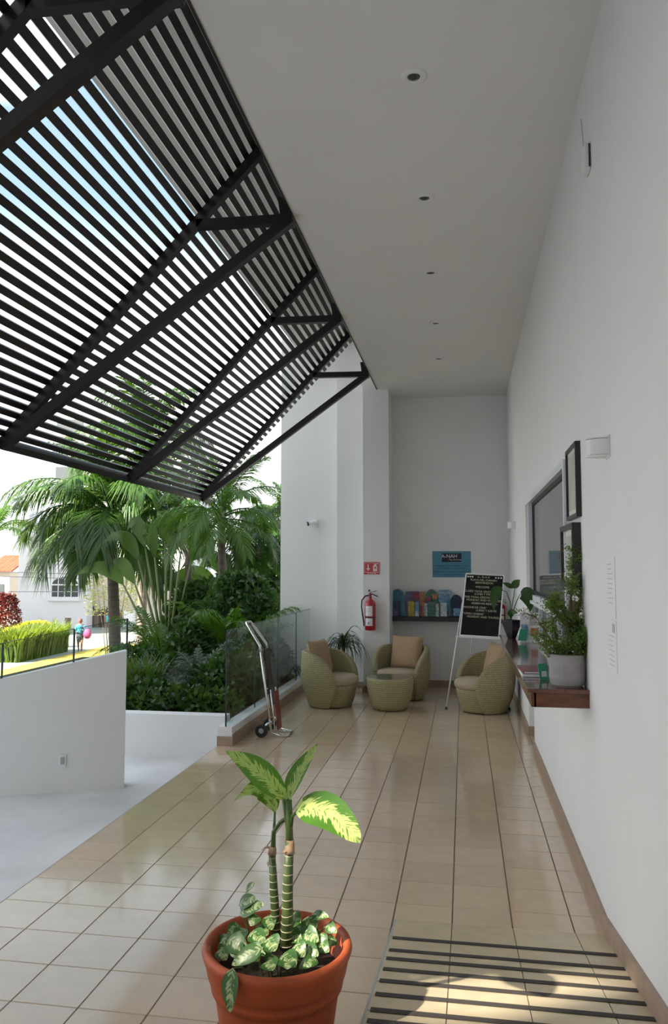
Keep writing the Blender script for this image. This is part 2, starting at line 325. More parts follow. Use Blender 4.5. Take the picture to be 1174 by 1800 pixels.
# skirting
def skirt(name, *b, **k): return st(name, MB().box(*b), M['skirt'])
sk = st('baseboard_right', MB().box(WX - .016, WX + .001, 4.0, D0, 0, .085).prism([(WX - .018, RY0, 0), (WX - .018, .6, rz(.6)), (WX - .018, .6, rz(.6) + .085), (WX - .018, RY0, .085)], (.02, 0, 0)), M['skirt'])
skirt('baseboard_right_end', WX - .014, WX + .05, D1, BY, 0, .10)
skirt('baseboard_back', -1.05, WX - .016, BY - .014, BY + .001, 0, .10)
st('baseboard_pillar', MB().box(-1.44, -1.036, 11.016, 11.03, 0, .09).box(-1.05, -1.036, 11.03, BY - .015, 0, .09).box(-1.87, -1.44, 11.405, 11.42, 0, .09), M['skirt'])
skirt('baseboard_left', -2.29, -1.872, 11.786, 11.801, 0, .09)
st('threshold', MB().box(WX + .002, WX + .218, D0 + .002, D1 - .002, -.002, .002), M['tile'])
st('baseboard_doorway', MB().box(WX - .012, WX + .2, D1 - .014, D1 + .0, .002, .10), M['skirt'])
# door: reveal and leaf
d1 = st('door_1', MB().box(WX + .22, WX + .26, D0, D1, 0, DZ), M['white'])
MB().box(WX + .195, WX + .22, D0 + .06, D0 + .10, 1.0, 1.03).build('door_handle', M['chrome'], d1)
# window
wf = MB(); a = .045
def yframe(mb, y0, y1, z0, z1, x0, x1, a):
    mb.box(x0, x1, y0, y1, z1 - a, z1); mb.box(x0, x1, y0, y1, z0, z0 + a); mb.box(x0, x1, y0, y0 + a, z0 + a, z1 - a); mb.box(x0, x1, y1 - a, y1, z0 + a, z1 - a); return mb
w1 = st('window_1', yframe(MB(), W0, W1, 1.46, 2.44, WX - .035, WX + .06, .05), M['alu'])
MB().box(WX + .012, WX + .022, W0 + .04, W1 - .04, 1.50, 2.40).build('window_pane', M['mirror'], w1)
yframe(MB(), W0 + .05, W1 - .05, 1.51, 2.39, WX + .0, WX + .012, .03).build('window_gasket', M['steel'], w1)
MB().box(WX - .06, WX + .05, W0 - .02, W1 + .02, 1.435, 1.462).build('window_sill', M['white'], w1)
w2 = st('window_2', yframe(MB(), W0, W1, 1.13, 1.435, WX - .02, WX + .06, .03), M['alu'])
for k in range(4):
    y = W0 + (W1 - W0) * k / 4; MB().box(WX + .018, WX + .026, y + .03, y + (W1 - W0) / 4, 1.155, 1.41).build('window_pane', M['darkglass'], w2)
    if k: MB().box(WX - .012, WX + .04, y - .02, y + .02, 1.16, 1.405).build('window_mullion', M['alu'], w2)
st('wall_office', MB().box(WX + .3, WX + .35, W0 - .5, W1 + .1, .5, 3), M['warmwall'])
# ------------------------------------------------ kerb wall with glass balustrade
cb = st('wall_kerb', MB().box(-2.435, -2.29, 7.52, 11.8, -.3, .18), M['white'])
st('baseboard_kerb', MB().box(-2.44, -2.278, 7.505, 7.52, -.05, .09).box(-2.29, -2.278, 7.52, 11.78, 0, .11), M['skirt'])
for k, (a0, a1) in enumerate(((7.54, 8.60), (8.62, 9.69), (9.71, 10.79), (10.81, 11.78))):
    o = tag(MB().box(-2.366, -2.354, a0, a1, .165, 1.13).build('glass_panel', M['glass'], org=(-2.36, (a0 + a1) / 2, .165)),
            ['clear glass balustrade panel nearest, at the kerb end behind the hand truck handle', 'clear glass balustrade panel second along the white kerb, behind the hand truck', 'clear glass balustrade panel third along the kerb, left of the rattan armchair', 'clear glass balustrade panel farthest, meeting the white wall behind the left armchair'][k], 'glass panel', 'glass balustrade panels on the white kerb')
    MB().box(-2.3665, -2.3535, a0 - .005, a0 + .006, .18, 1.131).build('edge', M['glassedge'], o)
    MB().box(-2.3665, -2.3535, a0, a1, 1.128, 1.134).build('top_edge', M['glassedge'], o)
# ------------------------------------------------ courtyard, parapet, planter walls
st('floor_courtyard', MB().box(-34, LX, -3, 8.3, -.35, -.18), M['conc'])
st('step_courtyard', MB().box(LX - .012, LX, -3, 7.5, -.18, -.004), M['skirt'])
pa, pb = V((-3.912, 6.153, 0)), V((-2.983, 6.569, 0)); dd = (pb - pa).normalized(); pn = V((-dd.y, dd.x, 0)); pl = pb - dd * 6.5
ztop = lambda s: 1.02 - .215 * s            # s = metres left of the free end
pp = MB(); P = [pb, pl, pl + pn * .16, pb + pn * .16]
pp.add([(p.x, p.y, -.3) for p in P] + [(P[0].x, P[0].y, ztop(0)), (P[1].x, P[1].y, ztop(6.5)), (P[2].x, P[2].y, ztop(6.5)), (P[3].x, P[3].y, ztop(0))],
       [(0, 1, 2, 3), (7, 6, 5, 4), (0, 4, 5, 1), (1, 5, 6, 2), (2, 6, 7, 3), (3, 7, 4, 0)])
st('wall_parapet', pp, M['wall'])
sseg = [(0.0, .44), (.455, 1.03), (1.045, 2.3), (2.315, 3.6)]
for k, (s0, s1) in enumerate(sseg):
    q = [pb - dd * s0 + pn * .08, pb - dd * s1 + pn * .08]
    m = MB(); m.prism([(q[0].x, q[0].y, ztop(s0) - .01), (q[1].x, q[1].y, ztop(s1) - .01), (q[1].x, q[1].y, ztop(s1) + .28 + .03 * s1), (q[0].x, q[0].y, ztop(s0) + .28 + .03 * s0)], pn * .01)
    if k == 3: continue
    o = tag(m.build('glass_panel', M['glass'], org=tuple(q[0] + V((0, 0, ztop(s0))))), ['low glass panel at the free end of the sloping white parapet', 'low glass panel in the middle of the sloping parapet top, before the walking person', 'low glass panel on the parapet at the left edge of the view'][k], 'glass panel', 'low glass panels on the sloping parapet')
    s = s0; p0 = pb - dd * s + pn * .08
    MB().bar((p0.x, p0.y, ztop(s)), (p0.x, p0.y, ztop(s) + .28 + .03 * s), .012, .014, up=(1, 0, 0)).build('edge', M['glassedge'], o)
    MB().bar((q[0].x, q[0].y, ztop(s0) + .28 + .03 * s0), (q[1].x, q[1].y, ztop(s1) + .28 + .03 * s1), .011, .004).build('top_edge', M['glassedge'], o)
# socket on parapet
so = pb - dd * .52; so = V((so.x, so.y, .09)) - pn * .006
o = thing('wall_socket', 'small white socket plate low on the sloping parapet wall', 'socket', tuple(so), math.atan2(dd.y, dd.x), world=False)
MB().box(-.03, .03, -.006, .004, -.055, .055).build('cover_plate', M['white'], o, bevel=.002)
MB().box(-.016, .016, -.010, -.004, -.03, .03).build('socket_insert', M['greyplastic'], o)
st('wall_planter', MB().box(-8, -2.435, 7.75, 7.92, -.35, .24), M['wall'])
st('ground_planter', MB().box(-7, -2.435, 7.92, 13.5, -.35, .12), M['lawn'])
st('wall_planter_rear', MB().box(-4.9, -2.83, 13.5, 13.66, -2.5, .42), M['wall'])
# street level
GZ = -2.5
st('ground_street', MB().box(-120, 60, 8, 160, GZ - .2, GZ), M['road'])
def strip(name, m, a, b, wd, dz):
    a, b = V(a), V(b); d = (b - a).normalized(); n_ = V((-d.y, d.x, 0)); a = a - d * 20; b = b + d * 4
    return st(name, MB().prism([a, b, b + n_ * wd, a + n_ * wd], (0, 0, dz)), m)
k0, k1 = at(0, 1203, Z=GZ), at(200, 1150, Z=GZ)
strip('kerb_yellow', M['kerb'], k0, k1, 1.7, .12)
nn = V((-(k1 - k0).normalized().y, (k1 - k0).normalized().x, 0))
strip('path', M['path'], k0 + nn * 1.9, k1 + nn * 1.9, 3.6, .06)

# ================================================================== PERGOLA
pg = thing('pergola_canopy', 'dark brown sloping slatted steel canopy hung from the ceiling edge', 'canopy', (EX, 10.0, CZ), world=True)
Lp = V((-3.5, 0, 2.72)); Tp = V((-1.95, 0, 4.36)); Up = V((-1.215, 0, 5.14)); dr = (Up - Lp).normalized(); nr = V((-dr.z, 0, dr.x)); S0, S1 = .55, 10.42
n_s = 38; L_all = (Up - Lp).length
for k in range(n_s):
    p = Lp + dr * (.06 + (L_all - .09) * k / (n_s - 1)) + nr * .052
    MB().bar((p.x, S0, p.z), (p.x, S1, p.z), .050, .024, up=tuple(nr)).build('slat', M['steel'], pg)
for y in (.8, 3.1, 5.4, 7.7, 10.0):
    Y_ = V((0, y, 0))
    MB().bar(Lp + Y_, Up + Y_, .06, .07, up=tuple(nr)).build('rafter', M['steel'], pg)
    B_ = V((EX - .01, y, CZ - .035))
    MB().bar(Lp + Y_ + V((0, -.01, -.03)), B_ + V((0, -.01, 0)), .07, .075, up=(0, 0, 1)).build('brace', M['steel'], pg)
    MB().bar(Tp + Y_ + V((0, 0, -.02)), B_, .06, .07, up=(0, 0, 1)).build('tie', M['steel'], pg)
    MB().prism([(EX - .11, y + .05, CZ + .12), (EX - .0, y + .05, CZ + .12), (EX - .0, y + .05, CZ - .08), (EX - .08, y + .05, CZ - .08)], (0, -.10, 0)).build('bracket', M['steel'], pg)
MB().box(EX - .012, EX, -2.9, 11.0, CZ - .012, CZ + .06).build('edge_angle', M['steel'], pg)
MB().bar(Lp + V((-.02, S0, 0)), Lp + V((-.02, S1, 0)), .06, .085, up=tuple(nr)).build('front_beam', M['steel'], pg)

# ================================================================== CEILING LIGHTS, WALL ITEMS
for k, (x, y) in enumerate([(-.23, 3.93), (-.241, 5.29), (-.256, 6.68), (-.262, 8.1), (-.275, 9.5)]):
    o = thing('ceiling_downlight', 'round recessed downlight, ' + ['nearest of the ceiling row', 'second from the camera in the ceiling row', 'middle one of the ceiling row', 'second from the far wall in the ceiling row', 'farthest of the ceiling row, by the back wall'][k], 'downlight', (x, y, CZ), group='recessed downlights in the ceiling')
    MB().lathe([(.034, -.004), (.045, -.014), (.060, -.012), (.074, -.001), (.074, .003)], 28).build('trim_ring', M['ceil'], o, smooth=True)
    MB().lathe([(.0, -.0035), (.018, -.005), (.035, -.004), (.035, .001)], 20).build('lens', M['lens'], o, smooth=True)
def sconce(y, z, lab):
    o = thing('wall_sconce', lab, 'wall light', (WX, y, z), group='white up-down sconces on the right wall')
    prof = []
    for i in range(13):
        a = -pi / 2 + pi * i / 12; prof.append((-cos(a) * .09, sin(a) * .05))
    m = MB(); m.prism([(x - .006, yy, -.036) for x, yy in prof], (0, 0, .072)); m.build('shade', M['white'], o)
    for zz in (-.044, .038): 
        m = MB(); m.prism([(x * 1.06 - .006, yy * 1.04, zz) for x, yy in prof], (0, 0, .006)); m.build('rim_band', M['white'], o)
    m = MB(); m.prism([(x * .7 - .006, yy * .8, -.039) for x, yy in prof], (0, 0, .077)); m.build('neck_gap', M['greyplastic'], o)
    MB().box(-.007, 0, -.055, .055, -.05, .05).build('wall_plate', M['alu'], o)
sconce(3.66, 2.305, 'white curved sconce beside the upper picture frame')
sconce(10.1, 2.31, 'tiny white sconce far along the right wall, past the doorway')
def picframe(lab, y0, y1, z0, z1, dp, fw_, name='picture_frame'):
    o = thing(name, lab, 'picture frame', (WX, (y0 + y1) / 2, (z0 + z1) / 2), group='framed prints on the right wall', world=True)
    yframe(MB(), y0, y1, z0, z1, WX - dp, WX, fw_).build('frame', M['frame'], o)
    MB().box(WX - dp * .55, WX - .001, y0 + fw_ * .9, y1 - fw_ * .9, z0 + fw_ * .9, z1 - fw_ * .9).build('mount', M['matb'], o)
    MB().box(WX - dp * .62, WX - dp * .5, y0 + fw_ * 2.2, y1 - fw_ * 2, z0 + fw_ * 2.4, z1 - fw_ * 2).build('print', M['pic'], o)
picframe('black framed print, upper of the two beside the reception window', 4.50, 4.93, 2.045, 2.475, .030, .022)
picframe('black thick framed print, lower one partly behind the potted shrub', 4.55, 5.10, 1.64, 2.015, .050, .032)
o = thing('wooden_plaque', 'brown wooden plaque low on the wall behind the potted shrub', 'plaque', (WX, 4.85, 1.48), world=True)
MB().box(WX - .025, WX, 4.70, 4.97, 1.405, 1.56).build('panel', M['brownwood'], o, bevel=.008)
MB().box(WX - .028, WX - .024, 4.73, 4.94, 1.43, 1.535).build('inset', M['darkwood'], o)
# notices on wall
for k, (z0, z1) in enumerate(((1.53, 1.80), (1.29, 1.52))):
    o = thing('paper_notice', ['white paper notice taped to the right wall, upper sheet', 'white paper notice on the right wall, lower sheet with a small picture'][k], 'notice', (WX, 3.67, z0), group='paper notices on the right wall', world=True)
    MB().box(WX - .003, WX, 3.575, 3.765, z0, z1).build('sheet', M['paper'], o)
    m = MB(); rnd = random.Random(k)
    for j in range(9):
        zz = z1 - .03 - j * .022
        if k and j < 2: continue
        m.box(WX - .0036, WX - .003, 3.61 + rnd.random() * .05, 3.75, zz, zz + .003)
    if k: m.box(WX - .0036, WX - .003, 3.60, 3.66, z1 - .055, z1 - .015)
    m.build('printing', M['ink'], o)
# wall router with aerial
o = thing('wall_router', 'slim white wall box with a thin upright aerial, high on the right wall', 'router', (WX, 4.0, 3.77), world=True)
MB().box(WX - .03, WX, 3.92, 4.02, 3.77, 3.91).build('housing', M['white'], o, bevel=.006)
MB().box(WX - .012, WX - .004, 3.916, 3.921, 3.78, 3.90).build('dark_edge', M['black'], o)
MB().tube([(WX - .02, 4.0, 3.9), (WX - .024, 4.01, 4.0), (WX - .028, 4.02, 4.09)], .0025, 6).build('aerial', M['greyplastic'], o)
# security camera
c0 = at(553, 920, Y=11.8)
o = thing('security_camera', 'small white bullet security camera on the far left wall', 'camera', (c0.x, 11.8, c0.z))
MB().box(-.05, .05, -.012, 0, -.055, .055).build('mount_plate', M['white'], o, bevel=.004)
MB().tube([(0, -.01, 0), (-.01, -.06, .0)], .02, 12).build('neck', M['white'], o, smooth=True)
MB().tube([(.04, -.06, .012), (-.075, -.115, -.012)], .038, 16).build('body', M['white'], o)
MB().tube([(-.074, -.1145, -.0115), (-.09, -.122, -.015)], .032, 16).build('lens', M['black'], o)
# fire sign
o = thing('fire_sign', 'red sign with arrow and extinguisher symbol on the pillar', 'sign', (-1.30, 11.03, 1.76))
MB().box(-.115, .115, -.006, 0, -.088, .088).build('panel', M['signred'], o)
m = MB(); 
for b in ((-.105, .105, .07, .074), (-.105, .105, -.064, -.058), (-.105, -.101, -.06, .07), (.101, .105, -.06, .07)): m.box(b[0], b[1], -.0075, -.006, b[2], b[3])
m.prism([(-.062, -.0065, .055), (-.044, -.0065, .055), (-.044, -.0065, .0), (-.022, -.0065, .0), (-.053, -.0065, -.04), (-.084, -.0065, .0), (-.062, -.0065, .0)], (0, -.002, 0))
m.build('arrow_border', M['signwhite'], o)
m = MB(); m.prism([(.018, -.0065, -.045), (.078, -.0065, -.045), (.078, -.0065, .03), (.064, -.0065, .045), (.06, -.0065, .062), (.03, -.0065, .062), (.03, -.0065, .045), (.018, -.0065, .03)], (0, -.002, 0))
m.box(.06, .09, -.0085, -.0065, .056, .064); m.build('extinguisher_symbol', M['signwhite'], o)
m = MB(); m.box(.036, .062, -.0095, -.008, -.005, .018).box(.012, .017, -.0085, -.0065, -.02, .045); m.build('symbol_label', M['signred'], o)
text('lettering', 'EXTINTOR', .026, (.0, -.0068, -.076), M['signwhite'], o)
# extinguishers
def extinguisher(loc, lab, s=1, rz_=0):
    o = thing('fire_extinguisher', lab, 'fire extinguisher', loc, rz_); o.scale = (s, s, s)
    MB().lathe([(0, 0), (.07, 0), (.077, .008), (.077, .36), (.07, .40), (.035, .43), (.025, .445), (.025, .46), (0, .46)], 24, (0, -.09, 0)).build('cylinder', M['red'], o, smooth=True)
    MB().tube([(0, -.09, .455), (0, -.09, .52)], .020, 10).build('valve', M['redpanel'], o)
    m = MB(); m.bar((-.02, -.09, .545), (-.005, -.09, .57), .02, .02); m.bar((.0, -.09, .52), (.11, -.10, .475), .022, .014); m.build('lower_handle', M['black'], o)
    MB().bar((-.01, -.09, .53), (.095, -.10, .555), .02, .008).build('squeeze_lever', M['redpanel'], o)
    MB().tube([(-.015, -.09, .49), (-.07, -.10, .48), (-.115, -.11, .42), (-.12, -.12, .33), (-.105, -.13, .22), (-.088, -.13, .12), (-.085, -.13, .06)], .010, 8).build('hose', M['black'], o, smooth=True)
    lb = MB(); n_ = 10; vs = []
    for i in range(n_ + 1):
        a = -pi / 2 - .85 + 1.4 * i / n_
        for z in (.20, .34): vs.append((.0785 * cos(a), -.09 + .0785 * sin(a), z))
    lb.add(vs, [(2 * i, 2 * i + 2, 2 * i + 3, 2 * i + 1) for i in range(n_)]); lb.add([(x, y, z - .135 if z < .3 else z - .17) for x, y, z in vs], [(2 * i, 2 * i + 2, 2 * i + 3, 2 * i + 1) for i in range(n_)])
    l_ = lb.build('label_sheet', M['paper'], o)
    MB().box(-.045, .02, -.1725, -.168, .27, .274).box(-.045, .02, -.1725, -.168, .30, .304).box(-.03, .0, -.1725, -.168, .08, .12).build('print', M['ink'], l_)
    MB().lathe([(.0795, .172), (.0795, .188)], 24, (0, -.09, 0)).build('strap', M['black'], o)
    MB().box(-.02, .02, -.03, 0, .25, .38).build('wall_bracket', M['greyplastic'], o)
    return o
extinguisher((-1.315, 11.03, .885), 'red fire extinguisher with white label on the pillar')
extinguisher((.545, 11.7, .96), 'small dark red extinguisher on the back wall behind the letter board', .62)
# ------------------------------------------------ poster on back wall
o = thing('wall_poster', 'teal rectangular hotel notice on the back wall above the brochure shelf', 'poster', (-.177, BY, 1.82))
MB().box(-.285, .285, -.006, 0, -.195, .195).build('panel', M['posterblue'], o)
b = MB().box(-.145, .145, -.008, -.005, .035, .165).build('logo_panel', M['navy'], o)
text('lettering', 'A-NAH', .075, (-.035, -.0095, .118), M['dot'], b); text('lettering', 'Playa del Carmen', .026, (.055, -.0095, .066), M['dot'], b)
for z, s in ((-.025, 'BIENVENIDOS A CONDOMINIO A-NAH'), (-.062, 'PARA INGRESAR A LA RECEPCION'), (-.115, 'BIENVENIDOS A CONDOMINIO A-NAH PLAYA'), (-.153, 'LLAME AL TEL 984 803 1852')):
    text('lettering', s.replace('984 803 1852', '(984) 803'), .027, (0, -.007, z), M['navy'], o)
# ------------------------------------------------ shelf with brochure racks
sh = thing('wall_shelf', 'dark wooden shelf on the back wall full of brochures', 'shelf', (-.42, BY, .98), world=True)
MB().box(-1.048, .33, BY - .24, BY, .98, 1.04).build('board', M['darkwood'], sh)
cols_ = dict(deep=(.02, .05, .11), sea=(.03, .16, .25), sky=(.16, .30, .45), navy=(.008, .02, .06), red=(.25, .03, .05), org=(.45, .18, .08), yel=(.45, .34, .03), grn=(.06, .16, .11), pale=(.42, .5, .52), pur=(.10, .10, .22), wht=(.5, .56, .62))
PM = {}
for k, c in cols_.items(): PM[k] = mat('print_' + k, c, .3, var=.55, scale=28)
def rack(lab, x0, x1, top, hdr, pockets, shape='arch', txt=None):
    xc = (x0 + x1) / 2; o = thing('brochure_rack', lab, 'brochure rack', (xc, BY - .13, 1.04), group='brochure racks on the wall shelf', world=True); W = (x1 - x0) / 2
    hz = 1.04 + (top - 1.04) * .5; pts = [(xc - W * .8, BY - .10, 1.04), (xc + W * .8, BY - .10, 1.04), (xc + W * .8, BY - .10, hz), (xc + W, BY - .10, hz + .03)]
    if shape == 'arch': pts += [(xc + W * cos(a), BY - .10, hz + .05 + (top - hz - .05) * sin(a)) for a in [pi * i / 12 for i in range(13)]]
    else: pts += [(xc + W, BY - .10, top - .02), (xc + W * .85, BY - .10, top), (xc - W * .85, BY - .10, top), (xc - W, BY - .10, top - .02)]
    pts += [(xc - W, BY - .10, hz + .03), (xc - W * .8, BY - .10, hz)]
    MB().prism(pts, (0, .008, 0)).build('header_card', PM[hdr], o)
    MB().box(xc - W * .85, xc + W * .85, BY - .2, BY - .06, 1.04, 1.052).build('base', M['black'], o)
    for (a, b_, z0, z1, c, dy) in pockets:
        MB().box(a, b_, BY - .13 - dy, BY - .115 - dy, z0, z1).build('leaflet', PM[c], o)
    if txt: text('lettering', txt, .05, (xc, BY - .112, top - .045), M['dot'], o)
X_ = lambda px: -.461 + (px - 760) * .00836
rack('brochure rack at the left end of the shelf, blue rounded header', X_(684), X_(711), 1.45, 'sea', [(X_(683), X_(690), 1.05, 1.26, 'pur', 0), (X_(691), X_(702), 1.05, 1.28, 'deep', .02), (X_(703), X_(712), 1.05, 1.25, 'sea', .0), (X_(686), X_(698), 1.05, 1.15, 'pur', .04)])
rack('brochure rack with purple and red header and a yellow leaflet', X_(712), X_(736), 1.415, 'pur', [(X_(724), X_(736), 1.29, 1.40, 'red', 0), (X_(717), X_(728), 1.05, 1.27, 'yel', .03), (X_(729), X_(736), 1.12, 1.26, 'sky', .01), (X_(729), X_(736), 1.05, 1.13, 'wht', .03)], 'sq')
rack('narrow brochure rack in orange and red between taller racks', X_(737), X_(747), 1.41, 'org', [(X_(738), X_(742), 1.05, 1.2, 'red', .01), (X_(742), X_(747), 1.05, 1.24, 'org', .02)], 'sq')
rack('brochure rack with green arched header and green leaflets', X_(746), X_(770), 1.45, 'grn', [(X_(749), X_(757), 1.24, 1.33, 'red', 0), (X_(760), X_(768), 1.3, 1.38, 'org', 0), (X_(752), X_(766), 1.05, 1.27, 'grn', .03), (X_(746), X_(751), 1.05, 1.24, 'pale', .04), (X_(766), X_(771), 1.05, 1.24, 'pale', .04)])
rack('brochure rack with pale blue squared header and wave pictures', X_(771), X_(792), 1.44, 'sky', [(X_(774), X_(785), 1.05, 1.15, 'wht', .04), (X_(774), X_(785), 1.14, 1.25, 'pale', .02), (X_(785), X_(791), 1.1, 1.3, 'sea', .0)], 'sq', 'MAYAB')
rack('brochure rack with dark blue arched header beside the letter board', X_(791), X_(812), 1.37, 'navy', [(X_(796), X_(808), 1.06, 1.17, 'sky', .01)])
# ------------------------------------------------ letter board on easel
b0, b1, b2, b3 = V((-.06, 10.05, .905)), V((.424, 10.12, .880)), V((.512, 10.3, 1.662)), V((.030, 10.3, 1.686))
es = thing('easel', 'white metal easel with thin legs standing by the back wall', 'easel', (.18, 10.3, 0), world=True)
MB().bar((-.115, 10.02, .893), (.47, 10.08, .868), .03, .02).build('ledge', M['white'], es)
for a, b_ in (((.02, 10.33, 1.55), (-.24, 9.88, .0)), ((.40, 10.33, 1.55), (.54, 9.98, .0)), ((.2, 10.36, 1.6), (-.0, 10.95, .0))):
    l = MB().tube([a, b_], .009, 8).build('leg', M['white'], es, smooth=True)
    MB().tube([V(b_) + (V(a) - V(b_)).normalized() * .03, b_], .013, 8).build('foot', M['black'], l)
lb = thing('letter_board', 'black letter board in a thin white frame resting on the easel', 'sign board', tuple((b0 + b1) / 2), world=True)
ux = ((b1 - b0) + (b2 - b3)).normalized(); uz = ((b3 - b0)).normalized(); un = uz.cross(ux)  # un faces back
fn = ux.cross(uz); W_ = (b1 - b0).length; H_ = (b3 - b0).length
if fn.y > 0: fn = -fn
def bp(u, v, d=0): return b0 + ux * (u * W_) + uz * (v * H_) + fn * d
MB().prism([bp(0, 0), bp(1, 0), bp(1, 1), bp(0, 1)], fn * -.012).build('panel', M['board'], lb)
m = MB()
for a, b_ in ((bp(0, 0), bp(1, 0)), (bp(1, 0), bp(1, 1)), (bp(1, 1), bp(0, 1)), (bp(0, 1), bp(0, 0))): m.bar(a, b_, .016, .024, up=tuple(fn))
m.build('frame', M['white'], lb)
for u in (.06, .12, .18, .79, .86, .93):
    c_ = bp(u, .955, .003); MB().prism([c_ + ux * .011 * cos(a) + uz * .011 * sin(a) for a in [2 * pi * i / 12 for i in range(12)]], fn * .004).build('button', M['dot'], lb)
rotm = Matrix((ux, uz, fn)).transposed().to_euler() if fn.dot(ux.cross(uz)) > 0 else Matrix((ux, uz, ux.cross(uz))).transposed().to_euler()
lines = [('A - N A H', .47, .955), ('PLAYA DEL CARMEN', .48, .905), ('BIENVENIDOS', .50, .86), ('WELCOME', .46, .79), ('"CLASES YOGA GRATIS"', .37, .718), ('LUNES Y MIERCOLES', .62, .675), ('"FREE YOGA LESSONS"', .36, .622), ('MONDAY AND WEDNESDAY', .58, .575), ('-RESERVAR-RESERVE-', .55, .522), ('"NOCHE DE CINE"', .31, .455), ('LUNES Y JUEVES', .62, .41), ('"OPEN CINEMA"', .30, .352), ('MONDAY AND THURSDAY', .60, .305)]
for s, u, v in lines:
    text('lettering', s, .037, bp(u, v, .003), M['letters'], lb, rot=rotm)

# ================================================================== COUNTER
ct = thing('reception_counter', 'dark red-brown wooden counter shelf fixed under the reception window', 'counter', (.5, 6.1, 1.0), world=True)
MB().box(.335, WX, 4.37, 7.85, 1.078, 1.10).build('top_board', M['wood'], ct, bevel=.002)
MB().box(.37, WX, 4.385, 4.41, 1.0, 1.078).build('end_apron', M['woodend'], ct)
MB().box(.355, .38, 4.385, 7.83, 1.0, 1.078).build('front_apron', M['wood'], ct)
MB().box(.38, WX, 4.41, 7.83, 1.002, 1.01).build('underside', M['white'], ct)
# concrete pot with small-leaved shrub
o = thing('potted_shrub', 'bushy small-leaved plant in a grey concrete pot on the counter end', 'potted plant', (.563, 4.51, 1.10))
MB().lathe([(0, 0), (.078, 0), (.090, .012), (.098, .05), (.100, .176), (.088, .178), (.086, .15), (0, .15)], 32).build('pot', M['cpot'], o, smooth=False)
MB().lathe([(0, .152), (.087, .150)], 24).build('soil', M['soil'], o)
rn = random.Random(5); br = MB(); lf = MB()
def spray(p0, dirv, ln, depth):
    pts = [V(p0)]; d = V(dirv).normalized(); n_ = 6
    for i in range(n_):
        d = (d + V((rn.uniform(-.28, .28), rn.uniform(-.28, .28), rn.uniform(-.12, .22)))).normalized(); q = pts[-1] + d * ln / n_
        q.x = min(q.x, .088); pts.append(q)
    br.tube(pts, [.0045 * depth * (1 - .8 * i / n_) for i in range(n_ + 1)], 5)
    for i, p in enumerate(pts[1:]):
        for j in range(12):
            q = p + V((rn.gauss(0, .014), rn.gauss(0, .014), rn.gauss(0, .014))); q.x = min(q.x, .09)
            dv = V((rn.uniform(-1, 1), rn.uniform(-1, 1), rn.uniform(-.5, 1))).normalized() * .014; tp = q + dv; tp.x = min(tp.x, .094)
            lf.leaf(q, (q + tp) / 2, tp, .0095, (rn.uniform(-1, 1), rn.uniform(-1, 1), .6), 2, .1)
        if depth > 1 and rn.random() < .85: spray(p, V((rn.uniform(-1, 1), rn.uniform(-1, 1), rn.uniform(-.1, .8))), ln * .38, depth - 1)
spray((.01, 0, .15), (.0, 0, 1), .47, 3); spray((.012, .01, .15), (.03, .0, 1), .34, 3)
spray((-.03, .02, .15), (-.45, .2, .9), .20, 2); spray((-.04, -.02, .15), (-.7, -.1, .6), .16, 2); spray((-.03, .03, .15), (-.6, .5, 1.0), .27, 2); spray((.03, .02, .15), (.5, .3, .8), .15, 2); spray((.02, -.04, .15), (.35, -.5, .7), .14, 2); spray((-.01, -.04, .15), (-.2, -.5, .5), .14, 2); spray((.03, -.03, .15), (.7, -.2, .9), .16, 2)
br.build('stems', M['twig'], o); k = lf.build('foliage', M['jade'], o); k['kind'] = 'stuff'
# black pot with dark plant
o = thing('potted_dumb_cane', 'broad dark-leaved plant in a tapered black pot at the counter far end', 'potted plant', (.435, 7.45, 1.10))
MB().lathe([(0, 0), (.035, 0), (.04, .01), (.095, .16), (.098, .175), (.088, .175), (.08, .15), (0, .15)], 4).build('pot', M['bpot'], o)
MB().lathe([(0, .152), (.078, .150)], 4).build('soil', M['soil'], o)
yv = (0, -1, .15)
def P2(px, py, Y): q = at(px, py, Y=7.45 + Y); return q - V((.435, 7.45, 1.10))
for pts in ([P2(897, 1093, 0), P2(900, 1065, 0), P2(903, 1045, .0), P2(905, 1030, 0)], [P2(897, 1093, 0), P2(903, 1070, 0), P2(911, 1050, 0), P2(914, 1044, -.02)], [P2(897, 1090, 0), P2(897, 1060, 0), P2(890, 1040, -.0), P2(882, 1038, -.02)]):
    MB().tube(pts, [.006, .005, .004, .003], 7).build('petiole', M['petiole'], o, smooth=True)
for b_, c_, e_, wd in ((P2(900, 1034, 0), P2(908, 1024, -.02), P2(914, 1019, -.06), .075), (P2(903, 1034, 0), P2(893, 1028, 0), P2(883, 1024, -.02), .045), (P2(915, 1040, -.02), P2(931, 1040, -.05), P2(932, 1076, -.08), .15), (P2(884, 1036, -.02), P2(866, 1034, -.03), P2(868, 1074, -.05), .11), (P2(898, 1085, -.02), P2(896, 1072, -.05), P2(910, 1078, -.08), .07)):
    MB().leaf(b_, c_, e_, wd, yv, 10, .2, .4).build('leaf', M['darkleaf'], o, smooth=True)
